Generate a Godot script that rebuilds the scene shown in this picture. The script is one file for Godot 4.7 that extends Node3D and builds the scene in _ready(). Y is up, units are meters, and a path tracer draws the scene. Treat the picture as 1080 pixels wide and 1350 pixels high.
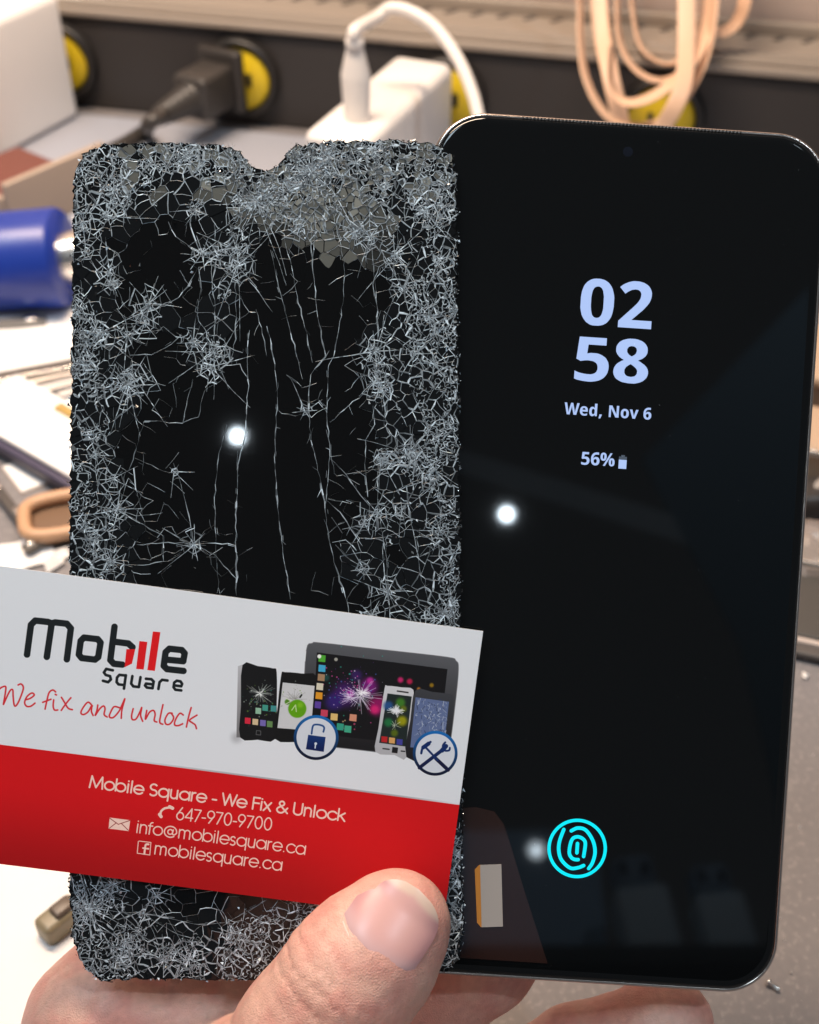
extends Node3D
# A hand holds a shattered phone display, a working phone and a business card over a repair bench.

const FOCUS := 0.2328                 # metres from the lens to the things held up
const LENS_AT := Vector3(0, 0.30, 0)
const MM := 0.001
var look := Basis(Vector3.UP, deg_to_rad(14.0)) * Basis(Vector3.RIGHT, deg_to_rad(-40.0))
var held := Transform3D(look, LENS_AT + look * Vector3(0, 0, -FOCUS))   # frame of the things held: x right, y up, z to the holder
var rng := RandomNumberGenerator.new()
var noise := FastNoiseLite.new()
var taken := {}

# ------------------------------------------------------------------ mesh helper
class M:
	var st := SurfaceTool.new()
	var unit := 1.0
	var n := 0
	func _init(u := 1.0, smooth := false):
		unit = u
		st.begin(Mesh.PRIMITIVE_TRIANGLES)
		st.set_smooth_group(0 if smooth else -1)
	func smooth(on: bool): st.set_smooth_group(0 if on else -1)
	func col(c: Color): st.set_color(c)
	func tri(a: Vector3, b: Vector3, c: Vector3):
		st.add_vertex(a * unit); st.add_vertex(b * unit); st.add_vertex(c * unit)
		n += 1
	func quad(a, b, c, d):
		tri(a, b, c); tri(a, c, d)
	func done() -> ArrayMesh:
		st.generate_normals()
		return st.commit()
	# a box with rounded edges
	func rbox(xf: Transform3D, size: Vector3, r := 1.0, k := 3):
		var h := size / 2.0
		r = minf(r, minf(h.x, minf(h.y, h.z)) * 0.999)
		var ticks := []
		for ax in 3:
			var t := []
			for i in k + 1: t.append(-h[ax] + r * (1.0 - cos(PI / 2 * i / k) if false else 1.0 * i / k))
			for i in k + 1: t.append(h[ax] - r + r * i / k)
			ticks.append(t)
		for ax in 3:
			var u := (ax + 1) % 3
			var v := (ax + 2) % 3
			for s in [-1.0, 1.0]:
				for i in 2 * k + 1:
					for j in 2 * k + 1:
						var q := []
						for e in [[0, 0], [1, 0], [1, 1], [0, 1]]:
							var p := Vector3.ZERO
							p[ax] = s * h[ax]; p[u] = ticks[u][i + e[0]]; p[v] = ticks[v][j + e[1]]
							var c := p.clamp(-h + Vector3.ONE * r, h - Vector3.ONE * r)
							q.append(xf * (c + (p - c).normalized() * r))
						if s > 0: quad(q[0], q[3], q[2], q[1])
						else: quad(q[0], q[1], q[2], q[3])
	# a tube along points, one radius or one per point
	func tube(pts: Array, rad, sides := 12, caps := true):
		var rings := []
		var ref := Vector3.UP
		for i in pts.size():
			var t: Vector3 = (pts[mini(i + 1, pts.size() - 1)] - pts[maxi(i - 1, 0)]).normalized()
			if i == 0: ref = (Vector3.RIGHT if absf(t.y) > 0.9 else Vector3.UP)
			var x := ref.cross(t).normalized()
			var y := t.cross(x)
			ref = y
			var r: float = rad[i] if rad is Array else rad
			var ring := []
			for k in sides: ring.append(pts[i] + (x * cos(TAU * k / sides) + y * sin(TAU * k / sides)) * r)
			rings.append(ring)
		for i in rings.size() - 1:
			for k in sides:
				var l := (k + 1) % sides
				quad(rings[i][k], rings[i + 1][k], rings[i + 1][l], rings[i][l])
		if caps:
			for k in sides:
				var l := (k + 1) % sides
				tri(pts[0], rings[0][k], rings[0][l])
				tri(pts[-1], rings[-1][l], rings[-1][k])
	# profile [radius, height] turned round the local y axis
	func lathe(xf: Transform3D, prof: Array, sides := 32):
		for i in prof.size() - 1:
			for k in sides:
				var a0 := TAU * k / sides
				var a1 := TAU * (k + 1) / sides
				var p := [prof[i], prof[i + 1]]
				var q := []
				for e in [[0, a0], [1, a0], [1, a1], [0, a1]]:
					q.append(xf * Vector3(p[e[0]][0] * cos(e[1]), p[e[0]][1], p[e[0]][0] * sin(e[1])))
				quad(q[0], q[1], q[2], q[3])
	# polygon in the xy plane pulled from z0 to z1
	func prism(poly: PackedVector2Array, z0: float, z1: float, xf := Transform3D.IDENTITY):
		if Geometry2D.is_polygon_clockwise(poly): poly.reverse()
		var ix := Geometry2D.triangulate_polygon(poly)
		for i in range(0, ix.size(), 3):
			var a := poly[ix[i]]; var b := poly[ix[i + 1]]; var c := poly[ix[i + 2]]
			if (b - a).cross(c - a) > 0:
				var t := b; b = c; c = t
			tri(xf * Vector3(a.x, a.y, z1), xf * Vector3(b.x, b.y, z1), xf * Vector3(c.x, c.y, z1))
			tri(xf * Vector3(a.x, a.y, z0), xf * Vector3(c.x, c.y, z0), xf * Vector3(b.x, b.y, z0))
		for i in poly.size():
			var a := poly[i]; var b := poly[(i + 1) % poly.size()]
			quad(xf * Vector3(a.x, a.y, z0), xf * Vector3(a.x, a.y, z1), xf * Vector3(b.x, b.y, z1), xf * Vector3(b.x, b.y, z0))
	# a flat line of even width lying in the xy plane
	func line(pts: PackedVector2Array, w: float, z: float, closed := false):
		var n_ := pts.size()
		var L := []
		var R := []
		for i in n_:
			var p0 := pts[(i - 1 + n_) % n_] if closed else pts[maxi(i - 1, 0)]
			var p1 := pts[(i + 1) % n_] if closed else pts[mini(i + 1, n_ - 1)]
			var t := (p1 - p0).normalized()
			var m := Vector2(-t.y, t.x) * w / 2
			L.append(Vector3(pts[i].x + m.x, pts[i].y + m.y, z)); R.append(Vector3(pts[i].x - m.x, pts[i].y - m.y, z))
		for i in n_ - (0 if closed else 1):
			var j := (i + 1) % n_
			quad(L[i], L[j], R[j], R[i])
		if not closed:
			for e in [[0, L[0], R[0]], [n_ - 1, R[-1], L[-1]]]:
				var c := Vector3(pts[e[0]].x, pts[e[0]].y, z)
				var d: Vector3 = e[2] - e[1]
				var o := Vector3(-d.y, d.x, 0) / 2
				if o.dot(Vector3(pts[1 if e[0] == 0 else n_ - 2].x, pts[1 if e[0] == 0 else n_ - 2].y, z) - c) > 0: o = -o
				var last: Vector3 = e[1]
				for k in range(1, 7):
					var nx := c - d / 2 * cos(PI * k / 6) + o * sin(PI * k / 6)
					tri(c, last, nx); last = nx

# ------------------------------------------------------------------ scene helpers
func numbered(called: String) -> String:
	var k: int = taken.get(called, 0)
	taken[called] = k + 1
	return called if k == 0 else "%s_%03d" % [called, k]

func tag(o: Node, label := "", category := "", group := "", kind := "") -> Node:
	if label: o.set_meta("label", label)
	if category: o.set_meta("category", category)
	if group: o.set_meta("group", group)
	if kind: o.set_meta("kind", kind)
	return o

func thing(called: String, label: String, category: String, xf := Transform3D.IDENTITY, group := "") -> Node3D:
	var o := Node3D.new()
	o.name = numbered(called)
	add_child(o)
	o.transform = xf
	tag(o, label, category, group)
	return o

func put(mesh: Mesh, called: String, mat: Material, parent: Node = self, xf := Transform3D.IDENTITY) -> MeshInstance3D:
	var o := MeshInstance3D.new()
	o.mesh = mesh
	o.material_override = mat
	o.transform = xf
	o.name = numbered(called) if parent == self else called
	parent.add_child(o, true)
	if parent != self:
		var k := 0
		for c in parent.get_children():
			if c != o and (str(c.name) == called or str(c.name).begins_with(called + "_0") or str(c.name).begins_with(called + "_1") or str(c.name).begins_with(called + "_2") ): k += 1
		if k > 0: o.name = "%s_%03d" % [called, k]
	return o

func part_node(called: String, parent: Node, xf := Transform3D.IDENTITY) -> Node3D:
	var o := Node3D.new()
	o.name = called
	parent.add_child(o, true)
	o.transform = xf
	return o

func mat(c: Color, rough := 0.6, metal := 0.0, spec := 0.5) -> StandardMaterial3D:   # c in linear real-world values
	var m := StandardMaterial3D.new()
	m.albedo_color = Color(c.r, c.g, c.b).linear_to_srgb()
	m.roughness = rough
	m.metallic = metal
	m.metallic_specular = spec
	return m

func grain(freq: float, ramp: Array, type := FastNoiseLite.TYPE_SIMPLEX_SMOOTH, oct := 4, size := 512) -> NoiseTexture2D:
	var n := FastNoiseLite.new()
	n.noise_type = type; n.frequency = freq; n.fractal_octaves = oct; n.seed = 5
	var t := NoiseTexture2D.new()
	t.noise = n; t.width = size; t.height = size; t.seamless = true
	var g := Gradient.new()
	g.offsets = PackedFloat32Array(ramp.map(func(e): return e[0]))
	g.colors = PackedColorArray(ramp.map(func(e): return e[1]))
	t.color_ramp = g
	return t

func relief(m: StandardMaterial3D, tex: Texture2D, cm: float, per_metre: float):
	m.heightmap_enabled = true; m.heightmap_texture = tex; m.heightmap_scale = cm
	m.uv1_triplanar = true; m.uv1_scale = Vector3.ONE * per_metre

func worn(m: StandardMaterial3D, tex: Texture2D, per_metre: float):
	m.albedo_texture = tex; m.uv1_triplanar = true; m.uv1_scale = Vector3.ONE * per_metre

# where the sight line through a place of the composition (1080 x 1350) meets a plane or a height
func sight(x: float, y: float) -> Vector3: return look * Vector3((x - 540) / 7000.0, (675 - y) / 7000.0, -FOCUS)
func on_table(x: float, y: float, h := 0.0) -> Vector3:
	var v := sight(x, y)
	return LENS_AT + v * ((h - LENS_AT.y) / v.y)
func away(x: float, y: float, depth: float) -> Vector3: return LENS_AT + sight(x, y) * (depth / FOCUS)
func in_plane(x: float, y: float, xf: Transform3D) -> Vector2:      # in mm, in the frame xf of a held thing
	var v := sight(x, y)
	var t := (xf.origin - LENS_AT).dot(xf.basis.z) / v.dot(xf.basis.z)
	var p := xf.affine_inverse() * (LENS_AT + v * t)
	return Vector2(p.x, p.y) / MM
func mirrored(x: float, y: float, back: float, xf: Transform3D) -> Vector3:   # the place, that far behind the lens, seen in the mirror xf
	var v := sight(x, y).normalized()
	var n := xf.basis.z.normalized()
	var hit := LENS_AT + v * ((xf.origin - LENS_AT).dot(n) / v.dot(n))
	var r := v.bounce(n)
	return hit + r * ((back + FOCUS) / r.dot(look.z))
func in_hand(x: float, y: float, z: float) -> Vector3:              # mm in the held frame
	var k := (FOCUS / MM - z) / (FOCUS / MM)
	return Vector3((x - 540) / 7.0 * k, (675 - y) / 7.0 * k, z)

func curve(pts: Array, steps := 6, closed := false) -> Array:       # Catmull-Rom through Vector2 or Vector3
	var out := []
	var n := pts.size()
	for i in n - (0 if closed else 1):
		var a = pts[(i - 1 + n) % n] if closed else pts[maxi(i - 1, 0)]
		var b = pts[i]
		var c = pts[(i + 1) % n]
		var d = pts[(i + 2) % n] if closed else pts[mini(i + 2, n - 1)]
		for k in steps: out.append(b.cubic_interpolate(c, a, d, float(k) / steps))
	if not closed: out.append(pts[-1])
	return out

func v2s(nums: Array) -> PackedVector2Array:
	var out := PackedVector2Array()
	for i in range(0, nums.size(), 2): out.append(Vector2(nums[i], nums[i + 1]))
	return out

# ------------------------------------------------------------------ scene
func _ready():
	rng.seed = 11
	noise.seed = 3
	noise.frequency = 1.0
	view_and_light()
	bench()
	outlets()
	clutter()
	display()
	phone()
	card()
	hand()
	shelf_behind()

func view_and_light():
	var cam := Camera3D.new()
	cam.name = "camera"
	add_child(cam)
	cam.transform = Transform3D(look, LENS_AT)
	var at := CameraAttributesPhysical.new()
	at.frustum_focal_length = 28.97
	at.frustum_focus_distance = FOCUS
	at.exposure_aperture = 13.0
	at.frustum_near = 0.01
	at.frustum_far = 30.0
	cam.attributes = at
	cam.current = true
	var we := WorldEnvironment.new()
	we.name = "environment"
	var e := Environment.new()
	e.background_mode = Environment.BG_COLOR
	e.background_color = Color(0.12, 0.13, 0.142).linear_to_srgb()
	e.tonemap_mode = Environment.TONE_MAPPER_LINEAR
	e.tonemap_exposure = 1.0
	e.sdfgi_enabled = true; e.ssao_enabled = true; e.ssil_enabled = true
	we.environment = e
	add_child(we)
	# round ceiling spots behind the holder; each stands mirrored in a screen
	display_xf = Transform3D(look * Basis(Vector3.UP, deg_to_rad(0.8)), LENS_AT + sight(350, 738))
	phone_xf = Transform3D(look * Basis(Vector3.UP, deg_to_rad(0.4)) * Basis(Vector3.BACK, deg_to_rad(-3.75)), LENS_AT + sight(799, 729) * ((FOCUS + 0.0023) / FOCUS))
	for s in [[313, 575, 1.6, 0.022, display_xf, "round ceiling spot mirrored in the shattered display", 0.0105], [668, 678, 1.6, 0.010, phone_xf, "round ceiling spot mirrored below the lit clock", 0.0105], [707, 1121, 0.86, 0.0011, phone_xf, "small shelf lamp mirrored beside the fingerprint ring", 0.0025]]:
		var spot_at := mirrored(s[0], s[1], s[2], s[4])
		var l := OmniLight3D.new()
		l.name = numbered("ceiling_spot_light")
		l.light_color = Color(0.90, 0.96, 1.0)
		l.light_energy = s[3]
		l.light_size = s[6] * 0.9
		l.omni_range = 8.0; l.omni_attenuation = 2.0; l.shadow_enabled = true
		var to := (held.origin - spot_at).normalized()
		l.position = spot_at + to * s[6]
		add_child(l)
		var xf := Transform3D(Basis(Quaternion(Vector3.UP, to)), spot_at)
		var t := thing("ceiling_spot" if s[2] > 1.0 else "shelf_lamp", s[5], "lamp", xf)
		var m := M.new(s[6], true)
		m.lathe(Transform3D.IDENTITY, [[0.0, -4.0], [1.6, -4.0], [1.8, 0.0], [1.25, 0.0], [1.1, -0.5]], 24)
		put(m.done(), "housing", mat(Color(0.3, 0.3, 0.3), 0.4), t)
		m = M.new(s[6], true)
		m.lathe(Transform3D.IDENTITY, [[1.1, -0.4], [0.8, -0.15], [0.0, -0.05]], 24)
		var glow := mat(Color(0.8, 0.8, 0.8))
		glow.emission_enabled = true; glow.emission = Color(0.85, 0.94, 1.0); glow.emission_energy_multiplier = 40.0
		put(m.done(), "lamp_lens", glow, t)
	var t: Node3D
	var m: M
	# an unseen cool fill light added as a panel over the holder's shoulder
	var panel_at := LENS_AT + look * Vector3(-0.75, 1.35, 1.05)
	var c := AreaLight3D.new()
	c.name = "added_fill_panel_light"
	c.area_size = Vector2(0.6, 0.6)
	c.light_color = Color(0.86, 0.94, 1.0)
	c.light_energy = 1.35
	c.area_range = 8.0; c.shadow_enabled = true
	c.transform = Transform3D(Basis.looking_at(held.origin - panel_at, Vector3.RIGHT), panel_at)
	add_child(c)
	t = thing("added_fill_panel", "added square cool white fill panel over the holder's shoulder", "lamp", c.transform)
	m = M.new(1, true)
	m.rbox(Transform3D(Basis.IDENTITY, Vector3(0, 0, 0.03)), Vector3(0.66, 0.66, 0.04), 0.008)
	put(m.done(), "housing", mat(Color(0.7, 0.7, 0.7), 0.4), t)
	m = M.new()
	m.rbox(Transform3D(Basis.IDENTITY, Vector3(0, 0, 0.006)), Vector3(0.60, 0.60, 0.005), 0.002)
	var cool := mat(Color(0.8, 0.8, 0.8))
	cool.emission_enabled = true; cool.emission = Color(0.86, 0.94, 1.0); cool.emission_energy_multiplier = 3.0
	put(m.done(), "diffuser_panel", cool, t)
	# a fill light added as a globe farther back, to the right, lighting the shelf behind
	var globe_at := LENS_AT + look * Vector3(1.0, 1.15, 1.45)
	var g := OmniLight3D.new()
	g.name = "globe_lamp_light"
	g.light_color = Color(0.88, 0.95, 1.0)
	g.light_energy = 1.0
	g.light_size = 0.06
	g.omni_range = 8.0; g.omni_attenuation = 2.0; g.shadow_enabled = true
	g.position = globe_at
	add_child(g)
	t = thing("globe_lamp", "added white fill globe behind the holder's right shoulder", "lamp", Transform3D(Basis.IDENTITY, globe_at))
	m = M.new(1, true)
	m.lathe(Transform3D.IDENTITY, range(13).map(func(k): return [0.075 * sin(PI * k / 12), -0.075 * cos(PI * k / 12)]), 24)
	var pearl := mat(Color(0.8, 0.8, 0.8))
	pearl.emission_enabled = true; pearl.emission = Color(0.88, 0.95, 1.0); pearl.emission_energy_multiplier = 8.0
	put(m.done(), "globe", pearl, t)
	m = M.new(1, true)
	m.lathe(Transform3D.IDENTITY, [[0.0, 0.076], [0.03, 0.076], [0.03, 0.12], [0.006, 0.125], [0.006, 0.5], [0.0, 0.5]], 20)
	put(m.done(), "stem", mat(Color(0.4, 0.4, 0.4), 0.4), t)
	# the warm work lamp above the bench, out of the picture
	var lamp_at := Vector3(-0.28, 0.74, -0.40)
	var a := AreaLight3D.new()
	a.name = "work_lamp_light"
	a.area_size = Vector2(0.42, 0.10)
	a.light_color = Color(1.0, 0.89, 0.78)
	a.light_energy = 0.92
	a.area_range = 6.0; a.shadow_enabled = true
	a.transform = Transform3D(Basis(Vector3.RIGHT, deg_to_rad(-78.0)), lamp_at)
	add_child(a)
	t = thing("work_lamp", "long white work lamp above the repair bench", "lamp", a.transform)
	m = M.new(1, true)
	m.rbox(Transform3D(Basis.IDENTITY, Vector3(0, 0, 0.025)), Vector3(0.46, 0.14, 0.03), 0.008)
	put(m.done(), "housing", mat(Color(0.7, 0.7, 0.7), 0.4), t)
	m = M.new()
	m.rbox(Transform3D(Basis.IDENTITY, Vector3(0, 0, 0.006)), Vector3(0.42, 0.10, 0.005), 0.002)
	var warm := mat(Color(0.8, 0.8, 0.8))
	warm.emission_enabled = true; warm.emission = Color(1.0, 0.89, 0.78); warm.emission_energy_multiplier = 3.0
	put(m.done(), "diffuser_panel", warm, t)

# ------------------------------------------------------------------ the bench behind
var strip_z := -0.7
func bench():
	strip_z = on_table(430, 176).z
	var top := mat(Color(1, 1, 1), 0.55)
	worn(top, grain(0.03, [[0.0, Color(0.46, 0.445, 0.45)], [0.45, Color(0.48, 0.463, 0.466)], [0.72, Color(0.495, 0.477, 0.478)], [0.8, Color(0.60, 0.575, 0.565)], [0.84, Color(0.485, 0.47, 0.47)], [1.0, Color(0.465, 0.45, 0.453)]], FastNoiseLite.TYPE_SIMPLEX, 6, 1024), 9.0)
	var m := M.new(1, true)
	m.rbox(Transform3D(Basis.IDENTITY, Vector3(0, -0.02, strip_z / 2 - 0.02 + 0.05)), Vector3(2.6, 0.04, -strip_z + 0.34), 0.004, 2)
	tag(put(m.done(), "workbench_surface", top), "speckled grey workbench surface under the held phones", "workbench", "", "structure")
	var wm := mat(Color(1, 1, 1), 0.7)
	worn(wm, grain(0.006, [[0.0, Color(0.74, 0.67, 0.63)], [1.0, Color(0.80, 0.735, 0.70)]]), 2.0)
	m = M.new(1, true)
	m.rbox(Transform3D(Basis.IDENTITY, Vector3(0, 0.40, strip_z - 0.075)), Vector3(2.6, 0.84, 0.03), 0.003, 2)
	tag(put(m.done(), "wall", wm), "pinkish white wall panel behind the power raceway", "wall", "", "structure")

func outlets():
	var t := thing("power_raceway", "dark power raceway with round yellow outlets at the back of the bench", "power strip", Transform3D(Basis.IDENTITY, Vector3(0, 0, strip_z)))
	var dark := mat(Color(0.032, 0.028, 0.027), 0.5)
	relief(dark, grain(0.05, [[0, Color.BLACK], [1, Color.WHITE]]), 0.01, 8.0)
	var taupe := mat(Color(0.29, 0.245, 0.205), 0.45)
	# the cross-section: [y, z] from the bench up the face and back to the wall
	var m := M.new()
	m.rbox(Transform3D(Basis.IDENTITY, Vector3(0, 0.0275, -0.027)), Vector3(2.5, 0.055, 0.05), 0.002, 2)
	put(m.done(), "face", dark, t)
	m = M.new()
	m.rbox(Transform3D(Basis.IDENTITY, Vector3(0, 0.0585, -0.028)), Vector3(2.5, 0.005, 0.058), 0.0015, 2)
	put(m.done(), "cover", taupe, t)
	for k in 4:                                            # the ribs along the front of the cover
		m = M.new(1, true)
		m.rbox(Transform3D(Basis.IDENTITY, Vector3(0, 0.0622, -0.003 - 0.0045 * k)), Vector3(2.5, 0.0025, 0.0022), 0.0008, 2)
		put(m.done(), "rib", taupe, t)
	m = M.new(1, true)
	m.rbox(Transform3D(Basis.IDENTITY, Vector3(0, 0.064, -0.053)), Vector3(2.5, 0.008, 0.006), 0.0015, 2)
	put(m.done(), "back_edge", taupe, t)
	m = M.new()                                            # slots along the back edge of the cover
	for k in range(-42, 60):
		m.rbox(Transform3D(Basis(Vector3.UP, -0.6), Vector3(0.0155 * k, 0.0612, -0.046)), Vector3(0.0032, 0.0012, 0.0085), 0.0004, 1)
	tag(put(m.done(), "notch", mat(Color(0.10, 0.085, 0.075), 0.7), t), "", "", "", "stuff")
	var yellow := mat(Color(0.72, 0.52, 0.015), 0.4)
	var black := mat(Color(0.02, 0.018, 0.017), 0.4)
	for px in [80, 318, 588, 872]:
		var x := on_table(px, 176 + (px - 430) * 0.098).x
		x = away(px, 112 + (px - 430) * 0.098, 0.735).x
		var o := part_node("outlet", t, Transform3D(Basis(Vector3.RIGHT, PI / 2), Vector3(0, 0.029, -0.001)))
		o.position.x = outlet_x(px)
		m = M.new(1, true)
		m.lathe(Transform3D.IDENTITY, [[0.018, 0.002], [0.0195, 0.0055], [0.022, 0.006], [0.0232, 0.004], [0.0235, 0.0]], 40)
		put(m.done(), "ring", black, o)
		m = M.new(1, true)
		m.lathe(Transform3D.IDENTITY, [[0.0, 0.0045], [0.0165, 0.0045], [0.0182, 0.0035], [0.0185, 0.0]], 40)
		put(m.done(), "insert", yellow, o)
		for s in [[-0.006, 0.0, 0.0018, 0.0075], [0.006, 0.0, 0.0022, 0.0075], [0.0, 0.0085, 0.0045, 0.004]]:
			m = M.new()
			m.rbox(Transform3D(Basis.IDENTITY, Vector3(s[0], 0.0046, s[1])), Vector3(s[2] * 1.6, 0.0012, s[3]), 0.0003, 1)
			put(m.done(), "slot", black, o)

func outlet_x(px: float) -> float:                          # where the sight line meets the raceway's face, halfway up
	var v := sight(px, 112 + (px - 430) * 0.1)
	return (v * ((strip_z - LENS_AT.z) / v.z)).x

func ribbon(path: Array, turn: Array, wide: float, thick: float, face: Vector3) -> ArrayMesh:
	var m := M.new(1, true)
	var rings := []
	for i in path.size():
		var t: Vector3 = (path[mini(i + 1, path.size() - 1)] - path[maxi(i - 1, 0)]).normalized()
		var a := (face - t * face.dot(t)).normalized()
		var ang: float = lerpf(turn[0], turn[1], float(i) / (path.size() - 1))
		var w := a.rotated(t, ang)
		var n := t.cross(w)
		var ring := []
		for k in 12:
			var c := cos(TAU * (k + 0.5) / 12); var s := sin(TAU * (k + 0.5) / 12)
			ring.append(path[i] + w * wide / 2 * signf(c) * pow(absf(c), 0.35) + n * thick / 2 * signf(s) * pow(absf(s), 0.6))
		rings.append(ring)
	for i in rings.size() - 1:
		for k in 12:
			m.quad(rings[i][k], rings[i + 1][k], rings[i + 1][(k + 1) % 12], rings[i][(k + 1) % 12])
	return m.done()

func box_thing(called: String, label: String, category: String, parts: Array, xf: Transform3D, group := ""):   # parts: [name, centre, size, radius, material]
	var t := thing(called, label, category, xf, group)
	for p in parts:
		var m := M.new(1, true)
		m.rbox(Transform3D(Basis.IDENTITY, p[1]), p[2], p[3], 3)
		put(m.done(), p[0], p[4], t)
	return t

func lie(px: float, py: float, deg: float, h := 0.0) -> Transform3D: return Transform3D(Basis(Vector3.UP, deg_to_rad(deg)), on_table(px, py, h))

func clutter():
	var white := mat(Color(0.80, 0.76, 0.73), 0.35)
	var plastic := mat(Color(0.86, 0.83, 0.81), 0.3)
	var paper := mat(Color(0.82, 0.79, 0.77), 0.8)
	relief(paper, grain(0.01, [[0, Color.BLACK], [1, Color.WHITE]]), 0.05, 6.0)
	var black := mat(Color(0.03, 0.026, 0.024), 0.4)
	var grey := mat(Color(0.04, 0.035, 0.032), 0.4)
	var silver := mat(Color(0.75, 0.72, 0.68), 0.25, 1.0)
	var m: M
	# white charger in the third outlet, a white cable standing in it
	var cx := outlet_x(588)
	var cf := Transform3D(Basis(Vector3.UP, deg_to_rad(-9.0)), Vector3(cx - 0.011, 0.0275, strip_z + 0.006))
	var t := thing("wall_charger", "glossy white charger block plugged in the third outlet, a cable standing on it", "charger", cf)
	m = M.new(1, true)
	m.rbox(Transform3D(Basis.IDENTITY, Vector3(0, 0, 0.058)), Vector3(0.036, 0.050, 0.116), 0.006, 4)
	put(m.done(), "body", plastic, t)
	m = M.new(1, true)
	m.rbox(Transform3D(Basis.IDENTITY, Vector3(0, 0.0, 0.1165)), Vector3(0.031, 0.045, 0.0016), 0.0008, 2)
	put(m.done(), "end_cap", mat(Color(0.6, 0.59, 0.6), 0.35), t)
	for s in [-1, 1]:
		m = M.new()
		m.rbox(Transform3D(Basis.IDENTITY, Vector3(0.006 * s, 0, -0.002)), Vector3(0.0015, 0.006, 0.006), 0.0004, 1)
		put(m.done(), "prong", silver, t)
	var base := cf * Vector3(0.002, 0.0255, 0.094)
	t = thing("charging_cable", "white charging cable arching from the charger down behind the phone", "cable", Transform3D(Basis.IDENTITY, base))
	m = M.new(1, true)
	m.lathe(Transform3D(Basis.from_scale(Vector3(1, 1, 0.62)), Vector3.ZERO), [[0.0, 0.0], [0.0062, 0.0], [0.0066, 0.002], [0.0074, 0.020], [0.0075, 0.0225], [0.0044, 0.035], [0.0040, 0.037], [0.0, 0.0372]], 28)
	put(m.done(), "connector", white, t)
	m = M.new(1, true)
	m.lathe(Transform3D.IDENTITY, [[0.0, 0.0362], [0.0045, 0.0362], [0.0045, 0.040], [0.003, 0.0405]], 20)
	put(m.done(), "collar", white, t)
	var dep := LENS_AT.distance_to(base) * 0.0 + (look.inverse() * (base - LENS_AT)).z * -1.0
	var pth := [Vector3(0, 0.039, 0), Vector3(0.0004, 0.044, 0)]
	for q in [[499, 22], [514, 11], [540, 15], [573, 36], [602, 75], [622, 120], [633, 165], [640, 215], [646, 270]]: pth.append(away(q[0], q[1], dep - 0.01 * (q[0] - 490) / 150.0) - base)
	m = M.new(1, true)
	m.tube(curve(pth, 8), 0.0031, 14)
	put(m.done(), "cord", white, t)
	# black plug in the second outlet
	cx = outlet_x(318)
	t = thing("power_plug", "black moulded power plug with ribbed strain relief in the second outlet", "plug", Transform3D(Basis(Vector3.UP, deg_to_rad(-15.0)), Vector3(cx - 0.007, 0.030, strip_z + 0.006)))
	m = M.new(1, true)
	m.rbox(Transform3D(Basis.IDENTITY, Vector3(0, 0.001, 0.004)), Vector3(0.030, 0.036, 0.008), 0.003, 3)
	put(m.done(), "flange", black, t)
	m = M.new(1, true)
	m.rbox(Transform3D(Basis.IDENTITY, Vector3(0, 0, 0.021)), Vector3(0.023, 0.025, 0.030), 0.004, 3)
	put(m.done(), "body", grey, t)
	m = M.new(1, true)
	var prof := []
	for k in 6:
		var r := 0.0092 - 0.0007 * k
		var y := 0.034 + 0.0052 * k
		prof.append_array([[r * 0.72, y], [r, y + 0.0008], [r, y + 0.0030], [r * 0.72, y + 0.0038]])
	m.lathe(Transform3D(Basis(Vector3.RIGHT, PI / 2), Vector3.ZERO), prof, 24)
	put(m.done(), "strain_relief", grey, t)
	var fr := t.transform
	var cord := [Vector3(0, 0, 0.055), Vector3(0, -0.001, 0.072)]
	for q in [[192, 172, 0.007], [160, 192, 0.006], [110, 215, 0.006], [60, 230, 0.006], [-60, 250, 0.006]]: cord.append(fr.affine_inverse() * on_table(q[0], q[1], q[2]))
	m = M.new(1, true)
	m.tube(curve(cord, 8), 0.0042, 12)
	put(m.done(), "cord", grey, t)
	# big white adapter in the first outlet and a white box above it
	cx = outlet_x(80)
	t = thing("power_adapter", "large white power adapter over the first outlet at the left", "charger", Transform3D(Basis(Vector3.UP, deg_to_rad(-14.0)), Vector3(cx - 0.026, 0.038, strip_z + 0.006)))
	m = M.new(1, true)
	m.rbox(Transform3D(Basis.IDENTITY, Vector3(0.004, 0.001, 0.075)), Vector3(0.080, 0.074, 0.150), 0.006, 4)
	put(m.done(), "body", plastic, t)
	m = M.new(1, true)
	m.rbox(Transform3D(Basis.IDENTITY, Vector3(0.004, 0.001, 0.1505)), Vector3(0.068, 0.062, 0.0015), 0.0007, 2)
	put(m.done(), "end_cap", white, t)
	var bx := away(58, -8, 0.76)
	t = box_thing("white_box", "white box at the top left corner above the large adapter", "box", [["body", Vector3.ZERO, Vector3(0.11, 0.05, 0.07), 0.004, paper], ["lid", Vector3(0, 0.0275, 0), Vector3(0.114, 0.008, 0.074), 0.003, white]], Transform3D(Basis(Vector3.UP, deg_to_rad(20.0)), bx))
	# hank of flat peach rubber bands hanging in front of the raceway
	var peach := mat(Color(0.74, 0.49, 0.335), 0.45)
	peach.backlight_enabled = true; peach.backlight = Color(0.3, 0.2, 0.13)
	t = thing("rubber_band_hank", "hank of flat peach rubber bands hanging in front of the fourth outlet", "rubber bands")
	var face := -sight(870, 60).normalized()
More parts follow.
